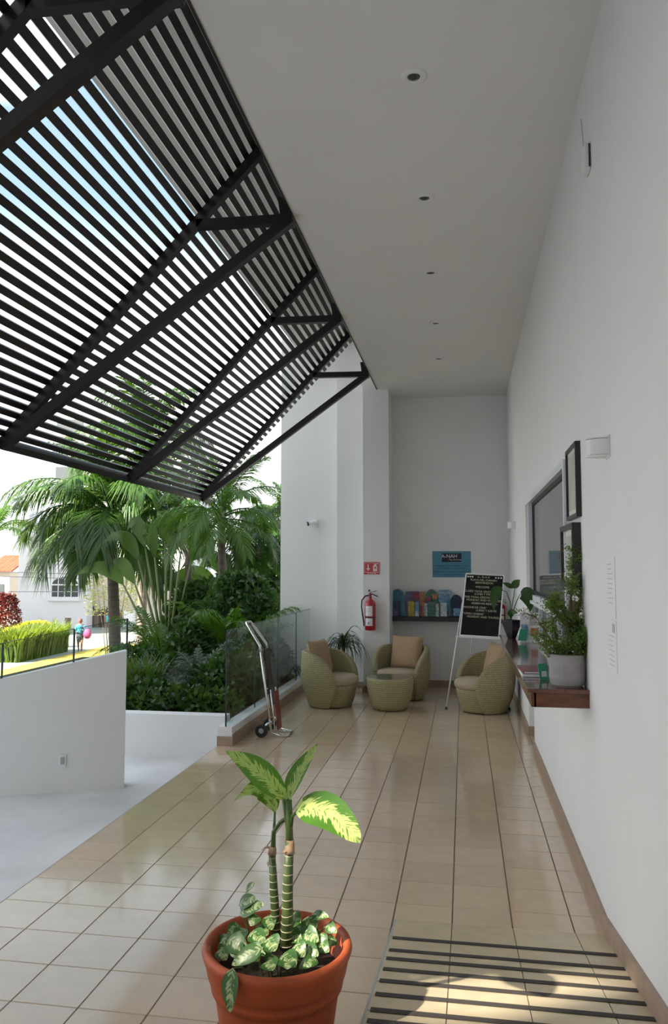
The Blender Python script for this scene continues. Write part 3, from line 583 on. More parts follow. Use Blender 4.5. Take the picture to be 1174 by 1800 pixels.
# brochure holder
o = thing('leaflet_holder', 'clear stand of pale leaflets on the counter beside the black pot', 'leaflet holder', (.565, 7.05, 1.10), R(-6))
MB().box(-.085, .085, -.03, .05, 0, .004).build('base', M['glass'], o)
MB().prism([(-.08, 0, 0), (.08, 0, 0), (.08, .03, .262), (-.08, .03, .262)], (0, .004, 0)).build('sheet', M['paper'], o)
MB().prism([(.0, .013, .15), (.065, .013, .15), (.065, .024, .235), (.0, .024, .235)], (0, .004, 0)).build('picture', M['photoprint'], o)
MB().prism([(.01, .001, .06), (.07, .001, .06), (.07, .009, .13), (.01, .009, .13)], (0, .004, 0)).build('picture', PM['org'], o)
MB().prism([(-.07, .001, .12), (-.02, .001, .12), (-.02, .011, .16), (-.07, .011, .16)], (0, .004, 0)).build('picture', PM['sky'], o)
MB().prism([(-.10, -.02, .02), (-.03, -.02, .02), (-.01, -.01, .12), (-.08, -.01, .12)], (0, .003, 0)).build('green_card', M['green'], o)
# folders
for k, (z, m_, lab, dx) in enumerate(((1.10, 'paper', 'white-edged folder, lower of the two beside the concrete pot', 0), (1.118, 'burgundy', 'burgundy glossy folder lying on the white folder by the concrete pot', .012))):
    o = thing('folder', lab, 'folder', (.445, 4.98 + dx, z), R(3 * k))
    MB().box(-.105, .10, -.15, .16, 0, .016).build('cover', M[m_], o, bevel=.003)
    MB().box(-.10, .095, -.152, .155, .003, .013).build('pages', M['paper'], o)
o = thing('paper_card', 'small green card leaning on the grey concrete pot', 'card', (.46, 4.72, 1.10), R(25))
MB().prism([(-.03, 0, 0), (.03, 0, 0), (.04, .04, .09), (-.02, .04, .09)], (0, .003, 0)).build('card', M['green'], o); MB().prism([(-.02, -.001, .02), (.015, -.001, .02), (.02, .012, .05), (-.012, .012, .05)], (0, .002, 0)).build('print', M['paper'], o)

# ================================================================== RATTAN ARMCHAIRS
def chair_shell():
    m = MB(); nu, nz_ = 48, 18; vs = []; us = []
    def Rr(z): return .285 + .11 * sin(pi / 2 * min(z / .42, 1)) - .012 * max(0, (z - .45) / .25)
    def Am(z): return R(112 + 15 * sin(pi / 2 * z / .3)) if z < .3 else R(48 + 79 * max(0, 1 - ((z - .3) / .4) ** 2) ** .5)
    zs = [.01 + .69 * (1 - (1 - j / nz_) ** 1.5) for j in range(nz_ + 1)]
    w_ = 2 * (nz_ + 1)
    for i in range(nu + 1):
        u = 2 * i / nu - 1
        for side in (0, 1):
            for j in (range(nz_ + 1) if side == 0 else range(nz_, -1, -1)):
                z = zs[j]; a = u * Am(z); r_ = Rr(z) - (.07 if side else 0); e_ = .012 if j == nz_ else 0; r_ += e_ if side else -e_
                vs.append((sin(a) * r_, cos(a) * r_, z - (.012 if j == nz_ else 0) * 0)); us.append((a * .36, z + side * .9))
    fs = [(i * w_ + j, i * w_ + j + 1, (i + 1) * w_ + j + 1, (i + 1) * w_ + j) for i in range(nu) for j in range(w_ - 1)]
    for i0 in (0, nu):
        for j in range(nz_): q = (i0 * w_ + j, i0 * w_ + j + 1, i0 * w_ + w_ - 2 - j, i0 * w_ + w_ - 1 - j); fs.append(q if i0 else q[::-1])
    return m.add(vs, fs, us)
def pillow(m, w_, h_, th, n=14):
    for sgn in (1, -1):
        vs = []
        for i in range(n + 1):
            for j in range(n + 1):
                u = 2 * i / n - 1; v = 2 * j / n - 1; k = max(0, (1 - u ** 4) * (1 - v ** 4)) ** .5
                pin = 1 - .05 * (1 - (abs(u) * abs(v)) ** 2) * max(abs(u), abs(v)) ** 3
                vs.append((u * w_ / 2 * pin, sgn * th / 2 * k, v * h_ / 2 * pin))
        m.add(vs, [(i * (n + 1) + j, i * (n + 1) + j + 1, (i + 1) * (n + 1) + j + 1, (i + 1) * (n + 1) + j)[::sgn] for i in range(n) for j in range(n)])
    return m
def armchair(loc, rz_, lab):
    o = thing('rattan_armchair', lab, 'armchair', loc, rz_, 'rattan tub armchairs at the back')
    chair_shell().build('shell', M['rattan'], o, smooth=True)
    MB().lathe([(.235, .012), (.27, .10), (.295, .22), (.305, .27), (.29, .285), (0, .285)], 40, (0, -.03, 0), uv=True).build('seat_base', M['rattan'], o, smooth=True)
    MB().lathe([(0, .28), (.29, .28), (.315, .30), (.325, .335), (.315, .37), (.28, .392), (0, .40)], 40, (0, -.035, 0)).build('seat_cushion', M['seatc'], o, smooth=True)
    b_ = pillow(MB(), .47, .46, .16).build('back_cushion', M['cushion'], o, smooth=True); b_.location = (0, .17, .60); b_.rotation_euler = (R(-14), 0, 0)
    for a in (.5, 2.2, 3.9, 5.4): MB().lathe([(.018, 0), (.02, .014)], 8, (.2 * cos(a), .2 * sin(a), 0), cap=(True, True)).build('foot', M['black'], o)
    return o
armchair((-1.70, 9.93, 0), R(72), 'olive rattan tub armchair on the left, beside the glass balustrade')
armchair((-.85, 10.62, 0), R(-20), 'olive rattan tub armchair in the middle, square cushion, under the brochure shelf')
armchair((.22, 9.86, 0), R(-68), 'olive rattan tub armchair on the right, partly under the counter')
o = thing('rattan_table', 'low round rattan table with an inset glass top between the armchairs', 'table', (-.93, 9.80, 0))
MB().lathe([(0, .012), (.215, .012), (.245, .08), (.285, .25), (.298, .37), (.292, .392), (.275, .396), (.27, .385), (0, .385)], 44, uv=True).build('body', M['rattan'], o, smooth=True)
MB().lathe([(0, .397), (.262, .397), (.266, .393), (.266, .386)], 40).build('glass_top', M['tglass'], o)
for a in (.5, 2.2, 3.9, 5.4): MB().lathe([(.018, 0), (.02, .014)], 8, (.18 * cos(a), .18 * sin(a), 0), cap=(True, True)).build('foot', M['black'], o)
# ponytail palm in pot behind left chair
o = thing('ponytail_plant', 'drooping strap-leaved potted plant behind the left armchair', 'potted plant', (-1.70, 10.85, 0))
MB().lathe([(0, 0), (.11, 0), (.15, .26), (.16, .28), (.145, .28), (.13, .25), (0, .25)], 28).build('pot', M['brownwood'], o, smooth=False)
MB().tube([(0, 0, .24), (.0, 0, .32), (.01, 0, .45), (.02, 0, .66)], [.07, .05, .028, .022], 10).build('stem', M['twig'], o, smooth=True)
rn = random.Random(3)
for k in range(80):
    a = rn.uniform(0, 2 * pi); el = rn.uniform(.3, 1.45); L = rn.uniform(.44, .66); z0_ = rn.uniform(.60, .68)
    d = V((cos(a) * cos(el), sin(a) * cos(el), sin(el))); b_ = V((.02, 0, z0_)); c_ = b_ + d * L * .75; e_ = b_ + V((cos(a), sin(a), 0)) * (L * rn.uniform(.55, .8)) + V((0, 0, -rn.uniform(.05, .42) + .2 * (el > 1.2)))
    if e_.z < .1: e_.z = .1
    e_.y = min(e_.y, .38); c_.y = min(c_.y, .4); e_.x = min(e_.x, .25 if e_.y > .05 else 1); c_.x = min(c_.x, .24 if e_.y > .05 else 1)
    MB().leaf(b_, c_, e_, .020, (d.cross(V((0, 0, 1)))).cross(d), 7, .3, .25).build('leaf', M['palmdark'], o)
# ------------------------------------------------ hand truck
ht = thing('hand_truck', 'folding chrome hand truck with black wheels leaning by the glass balustrade', 'hand truck', (-2.02, 8.12, 0), world=True)
x0 = -2.0
r = []
for y in (7.98, 8.26):
    MB().tube([(x0, y, .03), (x0 - .07, y, .50), (x0 - .125, y, .90)], .0125, 10).build('rail', M['chrome'], ht, smooth=True)
    MB().tube([(x0 + .03, y + (.03 if y < 8.1 else -.03), .05), (x0 - .02, y + (.03 if y < 8.1 else -.03), .48)], .009, 8).build('inner_rail', M['chrome'], ht, smooth=True)
    wh = MB().lathe([(.028, -.018), (.062, -.018), (.068, -.008), (.068, .008), (.062, .018), (.028, .018)], 28).build('wheel', M['rubber'], ht, smooth=False, org=(0, 0, 0))
    wh.rotation_euler = (pi / 2, 0, 0); yy = y - .04 if y < 8.1 else y + .04; wh.location = V((x0 - .10, yy, .068)) - V((-2.02, 8.12, 0))
    hb = MB().lathe([(0, -.021), (.012, -.021), (.028, -.014), (.028, .014), (.012, .021), (0, .021)], 16).build('hub', M['greyplastic'], wh, org=(0, 0, 0))
    MB().tube([(x0, y, .16), (x0 - .05, y + (yy - y) * .6, .13), (x0 - .10, yy + (.012 if y < 8.1 else -.012), .068)], .011, 8).build('wheel_arm', M['chrome'], ht, smooth=True)
MB().tube([(x0 - .125, 7.98, .88), (x0 - .135, 7.99, .94), (x0 - .28, 8.03, 1.15), (x0 - .30, 8.05, 1.175), (x0 - .30, 8.19, 1.175), (x0 - .28, 8.21, 1.15), (x0 - .135, 8.25, .94), (x0 - .125, 8.26, .88)], .0155, 10).build('handle', M['chrome'], ht, smooth=True)
MB().bar((x0 - .10, 8.12, .9), (x0 - .022, 8.12, .30), .18, .012, up=(1, 0, 0)).build('back_strap_panel', M['black'], ht)
MB().bar((x0 + .012, 8.12, .46), (x0 + .052, 8.12, .06), .16, .012, up=(1, 0, 0)).build('red_panel', M['redpanel'], ht)
for z in (.12, .48, .88): MB().tube([(x0 - .0 - z * .138, 7.98, z), (x0 - z * .138, 8.26, z)], .008, 8).build('cross_bar', M['chrome'], ht)
MB().tube([(x0, 7.98, .035), (x0 + .13, 7.98, .012), (x0 + .165, 8.0, .012), (x0 + .165, 8.24, .012), (x0 + .13, 8.26, .012), (x0, 8.26, .035)], .009, 8).tube([(x0 + .07, 8.04, .02), (x0 + .165, 8.04, .012)], .006, 6).tube([(x0 + .07, 8.2, .02), (x0 + .165, 8.2, .012)], .006, 6).build('toe_frame', M['chrome'], ht, smooth=True)
MB().tube([(x0 - .1, 7.94, .068), (x0 - .1, 8.3, .068)], .007, 8).build('axle', M['chrome'], ht)

# ================================================================== FOREGROUND POT
PX, PYy = -.655, 2.715
pt = thing('potted_dieffenbachia', 'large terracotta pot with a variegated dieffenbachia and trailing pothos in the foreground', 'potted plant', (PX, PYy, 0))
MB().lathe([(0, 0), (.165, 0), (.17, .01), (.212, .29), (.214, .31), (.226, .318), (.230, .336), (.226, .350), (.236, .358), (.240, .37), (.247, .405), (.255, .425), (.260, .442), (.256, .455), (.245, .460), (.233, .455), (.228, .44), (.215, .36), (0, .36)], 72).build('pot', M['terra'], pt, smooth=True)
MB().lathe([(0, .375), (.12, .372), (.2165, .362)], 40).build('soil', M['soil'], pt, smooth=True)
def PP(px, py, dy=0): return at(px, py, Y=PYy + dy) - V((PX, PYy, 0))
for pts, rr in (([PP(486, 1660), PP(484, 1610), PP(481, 1560), PP(478, 1500)], [.017, .016, .0145, .012]), ([PP(503, 1668, -.03), PP(505, 1610, -.03), PP(506, 1550, -.03), PP(509, 1478, -.03)], [.021, .020, .0175, .015])):
    cn = MB().tube(pts, rr, 16).build('cane', M['cane'], pt, smooth=True)
    for i in range(13):
        tt = (i + .5) / 13.0 * 3; a = int(tt); f_ = tt - a; p_ = pts[a].lerp(pts[a + 1], f_); r_ = rr[a] * (1 - f_) + rr[a + 1] * f_
        tl = V((random.uniform(-.1, .1), random.uniform(-.1, .1), 1)).normalized()
        MB().tube([p_ - tl * .0013, p_ + tl * .0013], r_ + .0012, 14).build('leaf_scar', M['canering'], cn)
MB().tube([PP(478, 1502), PP(479, 1494), PP(480, 1488)], [.0155, .0145, .011], 12).build('dry_sheath', M['deadsheath'], pt, smooth=True)
MB().leaf(PP(476, 1492), PP(468, 1486), PP(458, 1497), .012, (0, -.5, 1), 5, .3).build('dry_sheath', M['deadsheath'], pt)
MB().leaf(PP(476, 1518), PP(470, 1513), PP(472, 1524), .012, (0, -.5, 1), 5, .3).build('dry_sheath', M['deadsheath'], pt)
MB().tube([PP(509, 1500, -.03), PP(509, 1494, -.03), PP(510, 1476, -.03)], [.0185, .018, .0145], 12).build('dry_sheath', M['deadsheath'], pt, smooth=True)
MB().leaf(PP(506, 1495, -.04), PP(496, 1496, -.05), PP(500, 1501, -.05), .012, (0, -.5, 1), 5, .3).build('dry_sheath', M['deadsheath'], pt)
pe = [([PP(480, 1492), PP(481, 1462), PP(492, 1446, -.01), PP(503, 1438, -.025)], [.009, .008, .0075, .006]),
      ([PP(481, 1490), PP(482, 1450, .01), PP(483, 1427, .01)], [.007, .005, .004]),
      ([PP(509, 1480, -.03), PP(508, 1445, -.03), PP(506, 1405, -.03)], [.0135, .012, .008]),
      ([PP(509, 1470, -.03), PP(511, 1440, -.03), PP(510, 1406, -.03)], [.009, .0075, .006]),
      ([PP(508, 1470, -.03), PP(503, 1435, -.03), PP(497, 1398, -.03)], [.009, .0075, .005]),
      ([PP(511, 1455, -.03), PP(514, 1434, -.04), PP(521, 1428, -.05)], [.007, .006, .005])]
for p_, r_ in pe: MB().tube(p_, r_, 10).build('petiole', M['petiole'], pt, smooth=True)
vn = (.05, -1, .35)
for b_, c_, e_, wd, nrm, fo, wide, wv, kk in (
    (PP(502, 1406, -.03), PP(462, 1352, -.10), PP(396, 1321, -.16), .092, (-.25, -.8, .75), .1, .45, .006, .9),
    (PP(507, 1408, -.03), PP(522, 1366, -.0), PP(560, 1306, .04), .066, (-.45, -.9, .1), .75, .42, .006, .9),
    (PP(519, 1428, -.05), PP(566, 1396, -.11), PP(633, 1482, -.20), .128, (.1, -.85, .75), .10, .45, .012, .6),
    (PP(483, 1428, .01), PP(470, 1352, -.02), PP(410, 1409, -.03), .088, (-.2, -.95, -.1), .2, .32, .004, 1.5)):
    l_ = MB().leaf(b_, c_, e_, wd, nrm, 22, fo, wide, wv, kk).build('leaf', M['dieff'], pt, smooth=True)
# pothos
rn = random.Random(11)
def heart(b_, e_, wd, nrm, sag=.012):
    b_, e_ = V(b_), V(e_); c_ = (b_ + e_) / 2 + V(nrm).normalized() * sag
    m = MB(); m.leaf(b_, c_, e_, wd, nrm, 12, .22, .34, 0, .75); return m.build('pothos_leaf', M['pothos'], pt, smooth=True)
spots = [(432, 1568, 450, 1552, .028, .05), (420, 1590, 452, 1580, .05, .04), (422, 1605, 465, 1590, .055, .02), (455, 1610, 440, 1628, .05, 0), (470, 1610, 478, 1635, .05, .0), (380, 1650, 410, 1672, .06, .0), (395, 1640, 380, 1668, .055, .05), (402, 1650, 436, 1672, .065, -.05), (440, 1640, 466, 1660, .06, -.08), (470, 1650, 484, 1672, .07, -.1),
         (462, 1666, 404, 1698, .055, -.14), (440, 1660, 455, 1690, .06, -.12), (446, 1695, 448, 1752, .058, -.17), (515, 1605, 528, 1625, .045, .08), (540, 1612, 552, 1640, .06, .05), (548, 1610, 578, 1612, .035, .06), (530, 1640, 560, 1655, .065, 0), (520, 1660, 535, 1682, .055, -.08), (495, 1680, 520, 1700, .07, -.12), (470, 1690, 480, 1706, .06, -.14), (510, 1690, 505, 1704, .05, -.15), (565, 1640, 570, 1670, .045, 0), (420, 1625, 400, 1645, .045, .06), (505, 1640, 530, 1655, .055, .0), (455, 1625, 470, 1645, .05, .0), (540, 1665, 560, 1680, .05, -.06), (385, 1670, 398, 1688, .05, -.05), (590, 1650, 575, 1662, .035, .04), (485, 1680, 470, 1700, .05, -.10), (530, 1690, 548, 1698, .05, -.10), (565, 1660, 585, 1675, .045, -.03), (550, 1630, 545, 1655, .055, .04), (575, 1625, 592, 1640, .04, .05), (415, 1660, 425, 1685, .055, -.06), (398, 1662, 388, 1680, .045, -.02), (500, 1615, 515, 1632, .04, .08), (535, 1625, 520, 1645, .05, .03), (430, 1632, 420, 1655, .055, .03), (460, 1660, 475, 1680, .05, -.05), (555, 1685, 540, 1700, .045, -.12)]
for x, y, x2, y2, wd, dy in spots:
    b_ = PP(x, y, dy); e_ = PP(x2, y2, dy - .03)
    if y < 1690 or y2 > 1745:
        pass
    for q in (b_, e_):
        rad = (q.x ** 2 + q.y ** 2) ** .5
        if q.z < .385: q.z = .385
        if q.z < .47 and rad > .205 and y2 < 1740: q.x *= .2 / rad; q.y *= .2 / rad
    if y2 > 1745: b_ = V((-.09, -.235, .475)); e_ = V((-.085, -.275, .36))
    heart(b_, e_, wd * 1.05, (rn.uniform(-.4, .3), -.8, rn.uniform(.5, 1.1)))
    root = V((b_.x * .6, b_.y * .6 + .01, .372)); mid = (root + b_) / 2 + V((0, 0, .03))
    MB().tube([root, mid, b_], [.0025, .002, .0016], 6).build('vine_stem', M['petiole'], pt)

# ================================================================== PALMS AND GARDEN
def frond_mesh(name, L, e0, e1, n, ll, lw, m, droop=.5, seed=0, t0=.18, vee=.25):
    rn = random.Random(seed); mb = MB(); pts = []; p = V((0, 0, 0)); K = 14; dirs = []
    for i in range(K + 1):
        tt = i / K; a = e0 + (e1 - e0) * tt ** 1.2; d = V((cos(a), 0, sin(a))); pts.append(p.copy()); dirs.append(d); p = p + d * L / K
    mb.tube(pts, [.022 * (1 - .85 * i / K) * L / 2 + .002 for i in range(K + 1)], 4, cap=False)
    for i in range(n):
        tt = t0 + (1 - t0) * (i + rn.random() * .3) / n; k = min(K - 1, int(tt * K)); f_ = tt * K - k; q = pts[k].lerp(pts[k + 1], f_); d = dirs[k]; upv = V((-d.z, 0, d.x))
        al = R(72 - 45 * tt); env = min(1, .35 + 3 * (tt - t0)) * (1 - .55 * max(0, tt - .5) * 2 * .9)
        for s in (1, -1):
            l = ll * env * rn.uniform(.85, 1.1); dv = (d * cos(al) + V((0, s, 0)) * sin(al) + upv * rn.uniform(-.1, vee + .15)).normalized()
            wv = dv.cross(upv if abs(dv.dot(upv)) < .9 else V((0, 1, 0))).normalized() * lw / 2; gd = V((0, 0, -1)) * droop * l
            a1 = q + dv * l * .5 + gd * .22; a2 = q + dv * l + gd
            mb.add([q - wv * .5, q + wv * .5, a1 + wv, a1 - wv, a2], [(0, 1, 2, 3), (3, 2, 4)])
    return mb.mesh(name, m)
def fset(pref, m, L, ll, lw, n=46, droop=.55):
    return [frond_mesh(pref, L, R(78), R(10), n, ll, lw, m, droop, 1), frond_mesh(pref, L, R(55), R(-45), n, ll, lw, m, droop, 2), frond_mesh(pref, L, R(30), R(-75), n, ll, lw, m, droop, 3), frond_mesh(pref, L, R(5), R(-80), n, ll, lw, m, droop, 4)]
FA = fset('frond', M['palm'], 2.5, .85, .045, 60, .75)
FB = fset('frond', M['palm2'], 1.9, .55, .03, 52, .5)
FD = fset('frond', M['palmdark'], 1.6, .5, .03, 44, .5)
def palm(lab, base, crown_z, lean, fs, nf, s=1, tr=.13, group='palms in the garden', shaft=True, seed=0, name='palm_tree'):
    o = thing(name, lab, 'palm', base, group=group); rn = random.Random(seed); hgt = crown_z - base[2]
    pts = [V((lean[0] * (i / 8) ** 1.5, lean[1] * (i / 8) ** 1.5, hgt * i / 8)) for i in range(9)]
    body = []; rad = []
    for i in range(33):
        tt = i / 32 * 8; a = min(7, int(tt)); q = pts[a].lerp(pts[a + 1], tt - a); body.append(q); rad.append(tr * (1.15 - .35 * i / 32) * (1 + .05 * (i % 2)))
    MB().tube(body, rad, 14).build('trunk', M['trunk'], o, smooth=True)
    top = pts[-1]
    if shaft: MB().tube([top, top + V((0, 0, .5 * s)), top + V((0, 0, .9 * s))], [tr * .9, tr * .85, tr * .5], 12).build('crownshaft', M['shaft'], o, smooth=True); top = top + V((0, 0, .8 * s))
    for k in range(nf):
        a = k * 2.399 + rn.uniform(-.2, .2); g_ = k / nf; me = fs[min(3, int(g_ * 4))]
        place('frond', me, o, top + V((0, 0, -.25 * s * g_)), (rn.uniform(-.25, .25), rn.uniform(-.12, .12), a), s * rn.uniform(.88, 1.08))
    return o
def pw(px, py, Y): return at(px, py, Y=Y)
# big coconut-like palm left
b_ = pw(207, 1150, 18); c_ = pw(196, 962, 18)
palm('large palm with drooping dark green crown rising beside the parapet end', (b_.x, 18, GZ), c_.z, (c_.x - b_.x, 0), FA, 44, 1.05, .15, seed=2)
b_ = pw(397, 1040, 13.5); c_ = pw(380, 955, 13.5)
palm('slender palm standing left of the white wall above the balustrade', (b_.x, 13.8, GZ), c_.z, (c_.x - b_.x, 0), FB, 24, .78, .09, seed=3)
b_ = pw(452, 1060, 15.5); c_ = pw(444, 1000, 15.5)
palm('palm with arching crown close to the edge of the far white wall', (b_.x, 15.5, GZ), c_.z, (0, 0), FA, 26, .5, .09, seed=4)
b_ = pw(500, 1060, 18.5); c_ = pw(500, 945, 18.5)
palm('tall palm crown half hidden behind the far white wall', (b_.x, 18.5, GZ), c_.z, (0, 0), FA, 20, .55, .09, seed=5)
b_ = pw(250, 1060, 25); c_ = pw(232, 830, 25)
palm('tallest palm seen through the canopy slats', (b_.x, 25, GZ), c_.z, (0, 0), [FA[0], FA[0], FA[1], FA[2]], 22, 1.15, .15, seed=6)
b_ = pw(330, 1060, 17); c_ = pw(322, 930, 17)
palm('middle palm between the large palm and the slender palm', (b_.x, 17, GZ), c_.z, (0, 0), FD, 20, .8, .09, seed=8)
# traveller's palm fan with paddle leaves
o = thing('paddle_leaf_plant', 'tall fan plant with long stalks and broad paddle leaves behind the palm', 'plant', tuple(V((pw(298, 1110, 16).x, 16, GZ)))); rn = random.Random(9)
MB().tube([(0, 0, 0), (0, 0, 1.2), (-.05, 0, 2.6)], [.22, .2, .14], 12).build('trunk', M['trunk'], o, smooth=True)
for k in range(9):
    a = R(-48 + 70 * k / 8); L = rn.uniform(2.2, 2.9); b0_ = V((sin(a) * .1 - .05, 0, 2.2)); m1 = b0_ + V((sin(a) * .5 * L, rn.uniform(-.1, .1), cos(a) * L)); 
    MB().tube([b0_, (b0_ + m1) / 2, m1], [.045, .03, .018], 6).build('stalk', M['rachis'], o, smooth=True)
    tp = m1 + V((sin(a) * 1.25, rn.uniform(-.5, .3), cos(a) * .7 - .25))
    MB().leaf(m1, m1 + V((sin(a) * .55, 0, cos(a) * .95)), tp, .34, (rn.uniform(-.3, .3), -1, .4), 10, .2, .4, .02).build('paddle_leaf', M['paddle'], o, smooth=True)
o = thing('banana_clump', 'yellow-green banana clump glowing between the palms by the wall', 'plant', tuple(V((pw(415, 1060, 20).x, 20, GZ)))); rn = random.Random(19)
for k in range(13):
    a = rn.uniform(0, 2 * pi); L = rn.uniform(3.2, 4.4); m1 = V((cos(a) * .5, sin(a) * .5, L)); 
    MB().tube([(cos(a) * .1, sin(a) * .1, 0), m1 * .5, m1], [.08, .06, .03], 6).build('stalk', M['rachis'], o, smooth=True)
    MB().leaf(m1, m1 + V((cos(a) * .6, sin(a) * .6, .9)), m1 + V((cos(a) * 1.5, sin(a) * 1.5, .1)), .42, (rn.uniform(-.4, .4), -1, .5), 10, .2, .4, .02).build('paddle_leaf', M['paddle'], o, smooth=True)
def areca(lab, x, y, z, nf, s, fs, seed, spread=.35, name='areca_palm'):
    o = thing(name, lab, 'palm', (x, y, z), group='low feathery palms in the planter'); rn = random.Random(seed)
    MB().lathe([(.16 * s, 0), (.10 * s, .12 * s), (.03, .2 * s)], 10, cap=(True, True)).build('stem_base', M['trunk'], o)
    for k in range(nf):
        a = k * 2.399; r_ = rn.uniform(0, .12); me = fs[0] if k < nf * .45 else fs[1] if k < nf * .85 else fs[2]
        place('frond', me, o, (cos(a) * r_, sin(a) * r_, .05), (rn.uniform(-.2, .2), rn.uniform(-.1, .25), a), s * rn.uniform(.7, 1.1))
    return o
def ap(px, Y): return pw(px, 1100, Y).x
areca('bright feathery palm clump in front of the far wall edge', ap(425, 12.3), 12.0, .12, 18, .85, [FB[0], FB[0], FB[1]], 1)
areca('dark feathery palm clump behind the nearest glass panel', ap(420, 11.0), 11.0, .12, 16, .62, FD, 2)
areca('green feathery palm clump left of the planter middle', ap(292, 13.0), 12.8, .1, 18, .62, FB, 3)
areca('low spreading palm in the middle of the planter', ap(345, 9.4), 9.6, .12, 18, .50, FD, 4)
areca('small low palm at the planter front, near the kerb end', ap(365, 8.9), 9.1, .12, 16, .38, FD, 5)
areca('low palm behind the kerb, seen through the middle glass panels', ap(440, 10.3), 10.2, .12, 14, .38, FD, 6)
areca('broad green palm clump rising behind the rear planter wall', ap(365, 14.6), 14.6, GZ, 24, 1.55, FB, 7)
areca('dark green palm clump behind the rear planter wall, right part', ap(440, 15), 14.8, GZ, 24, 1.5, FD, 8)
def bush(name, lab, cat, loc, rx, ry, h_, n, ls, m, seed, lw=.5, group=None, up_=.3):
    o = thing(name, lab, cat, loc, group=group); rn = random.Random(seed); mb = MB()
    for i in range(n):
        a = rn.uniform(0, 2 * pi); r_ = rn.uniform(.3, 1) ** .5; zz = rn.random() ** .8; k = (1 - (zz - .35) ** 2 * 1.4)
        p_ = V((cos(a) * r_ * rx * k, sin(a) * r_ * ry * k, .03 + zz * h_)); d = V((rn.gauss(0, 1), rn.gauss(0, 1), rn.gauss(up_, .7))).normalized() * ls * rn.uniform(.6, 1.2)
        w_ = d.cross(V((rn.gauss(0, 1), rn.gauss(0, 1), rn.gauss(0, 1)))).normalized() * ls * lw / 2
        mb.add([p_, p_ + d * .5 + w_, p_ + d, p_ + d * .5 - w_], [(0, 1, 2, 3)])
    k = mb.build('foliage', m, o); k['kind'] = 'stuff'
    s_ = MB()
    for i in range(7): a = i * .9; s_.tube([(0.03 * cos(a), .03 * sin(a), 0), (cos(a) * rx * .3, sin(a) * ry * .3, h_ * .45), (cos(a) * rx * .55, sin(a) * ry * .55, h_ * .8)], [.02, .012, .005], 5)
    s_.build('stems', M['twig'], o); return o
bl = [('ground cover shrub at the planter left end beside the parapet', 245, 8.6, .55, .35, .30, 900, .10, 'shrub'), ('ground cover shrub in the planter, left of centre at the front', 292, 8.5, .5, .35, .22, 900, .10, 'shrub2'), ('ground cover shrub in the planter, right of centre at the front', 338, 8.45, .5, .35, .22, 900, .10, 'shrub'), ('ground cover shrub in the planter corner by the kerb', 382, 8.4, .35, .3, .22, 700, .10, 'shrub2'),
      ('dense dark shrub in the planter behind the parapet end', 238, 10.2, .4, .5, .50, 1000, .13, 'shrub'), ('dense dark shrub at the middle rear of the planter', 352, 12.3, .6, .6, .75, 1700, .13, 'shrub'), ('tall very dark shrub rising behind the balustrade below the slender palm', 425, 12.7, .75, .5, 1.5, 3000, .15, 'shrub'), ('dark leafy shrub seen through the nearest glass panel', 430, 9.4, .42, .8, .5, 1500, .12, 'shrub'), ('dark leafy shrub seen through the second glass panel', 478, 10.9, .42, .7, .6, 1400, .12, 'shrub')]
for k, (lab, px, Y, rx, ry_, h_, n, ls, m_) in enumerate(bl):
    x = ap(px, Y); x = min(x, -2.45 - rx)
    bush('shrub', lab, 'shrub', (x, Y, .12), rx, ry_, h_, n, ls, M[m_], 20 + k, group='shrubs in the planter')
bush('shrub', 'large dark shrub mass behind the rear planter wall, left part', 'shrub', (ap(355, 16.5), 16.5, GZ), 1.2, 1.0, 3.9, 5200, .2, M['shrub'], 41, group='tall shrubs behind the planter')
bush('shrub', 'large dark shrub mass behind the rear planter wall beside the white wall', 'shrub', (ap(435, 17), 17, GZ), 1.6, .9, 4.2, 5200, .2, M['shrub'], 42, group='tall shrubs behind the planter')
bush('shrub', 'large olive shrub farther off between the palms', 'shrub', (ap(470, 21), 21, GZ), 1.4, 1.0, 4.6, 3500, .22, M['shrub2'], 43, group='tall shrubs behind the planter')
bush('small_tree', 'pale olive-leaved small tree behind the large palm trunk', 'tree', (ap(196, 27), 27, GZ), 1.1, 1.0, 4.9, 1900, .16, M['paleleaf'], 44)
for ch in list(C.objects):
    if ch.parent and ch.parent.name == 'small_tree' and ch.name.startswith('foliage'): ch.scale = (1, 1, .5); ch.location.z = 2.5
def blades(name, lab, cat, loc, rx, ry_, h_, n, m, seed, wd=.02, rot=0, group=None):
    o = thing(name, lab, cat, loc, rot, group=group); rn = random.Random(seed); mb = MB()
    for i in range(n):
        p_ = V((rn.uniform(-rx, rx), rn.uniform(-ry_, ry_), 0)); a = rn.uniform(0, 2 * pi); L = h_ * rn.uniform(.6, 1.1); dx = V((cos(a), sin(a), 0)); w_ = V((-sin(a), cos(a), 0)) * wd / 2
        m1 = p_ + dx * L * .12 + V((0, 0, L * .6)); e_ = p_ + dx * L * rn.uniform(.25, .6) + V((0, 0, L * rn.uniform(.8, 1)))
        mb.add([p_ - w_, p_ + w_, m1 + w_, m1 - w_, e_], [(0, 1, 2, 3), (3, 2, 4)])
    k = mb.build('foliage', m, o); k['kind'] = 'stuff'; return o
blades('strap_leaf_grass', 'spiky grass clump in the planter beside the parapet end', 'grass', (ap(248, 9.2), 9.2, .12), .22, .2, .62, 240, M['shrub2'], 1, .02)
hc = at(50, 1163, Z=GZ); hr = math.atan2((k1 - k0).y, (k1 - k0).x)
blades('hedge', 'sunlit yellow-green strap-leaf hedge along the path', 'hedge', (hc.x - .6, hc.y + 1.4, GZ), 2.4, .6, 1.75, 2600, M['hedge'], 2, .07, hr)
q = at(14, 1115, Z=GZ)
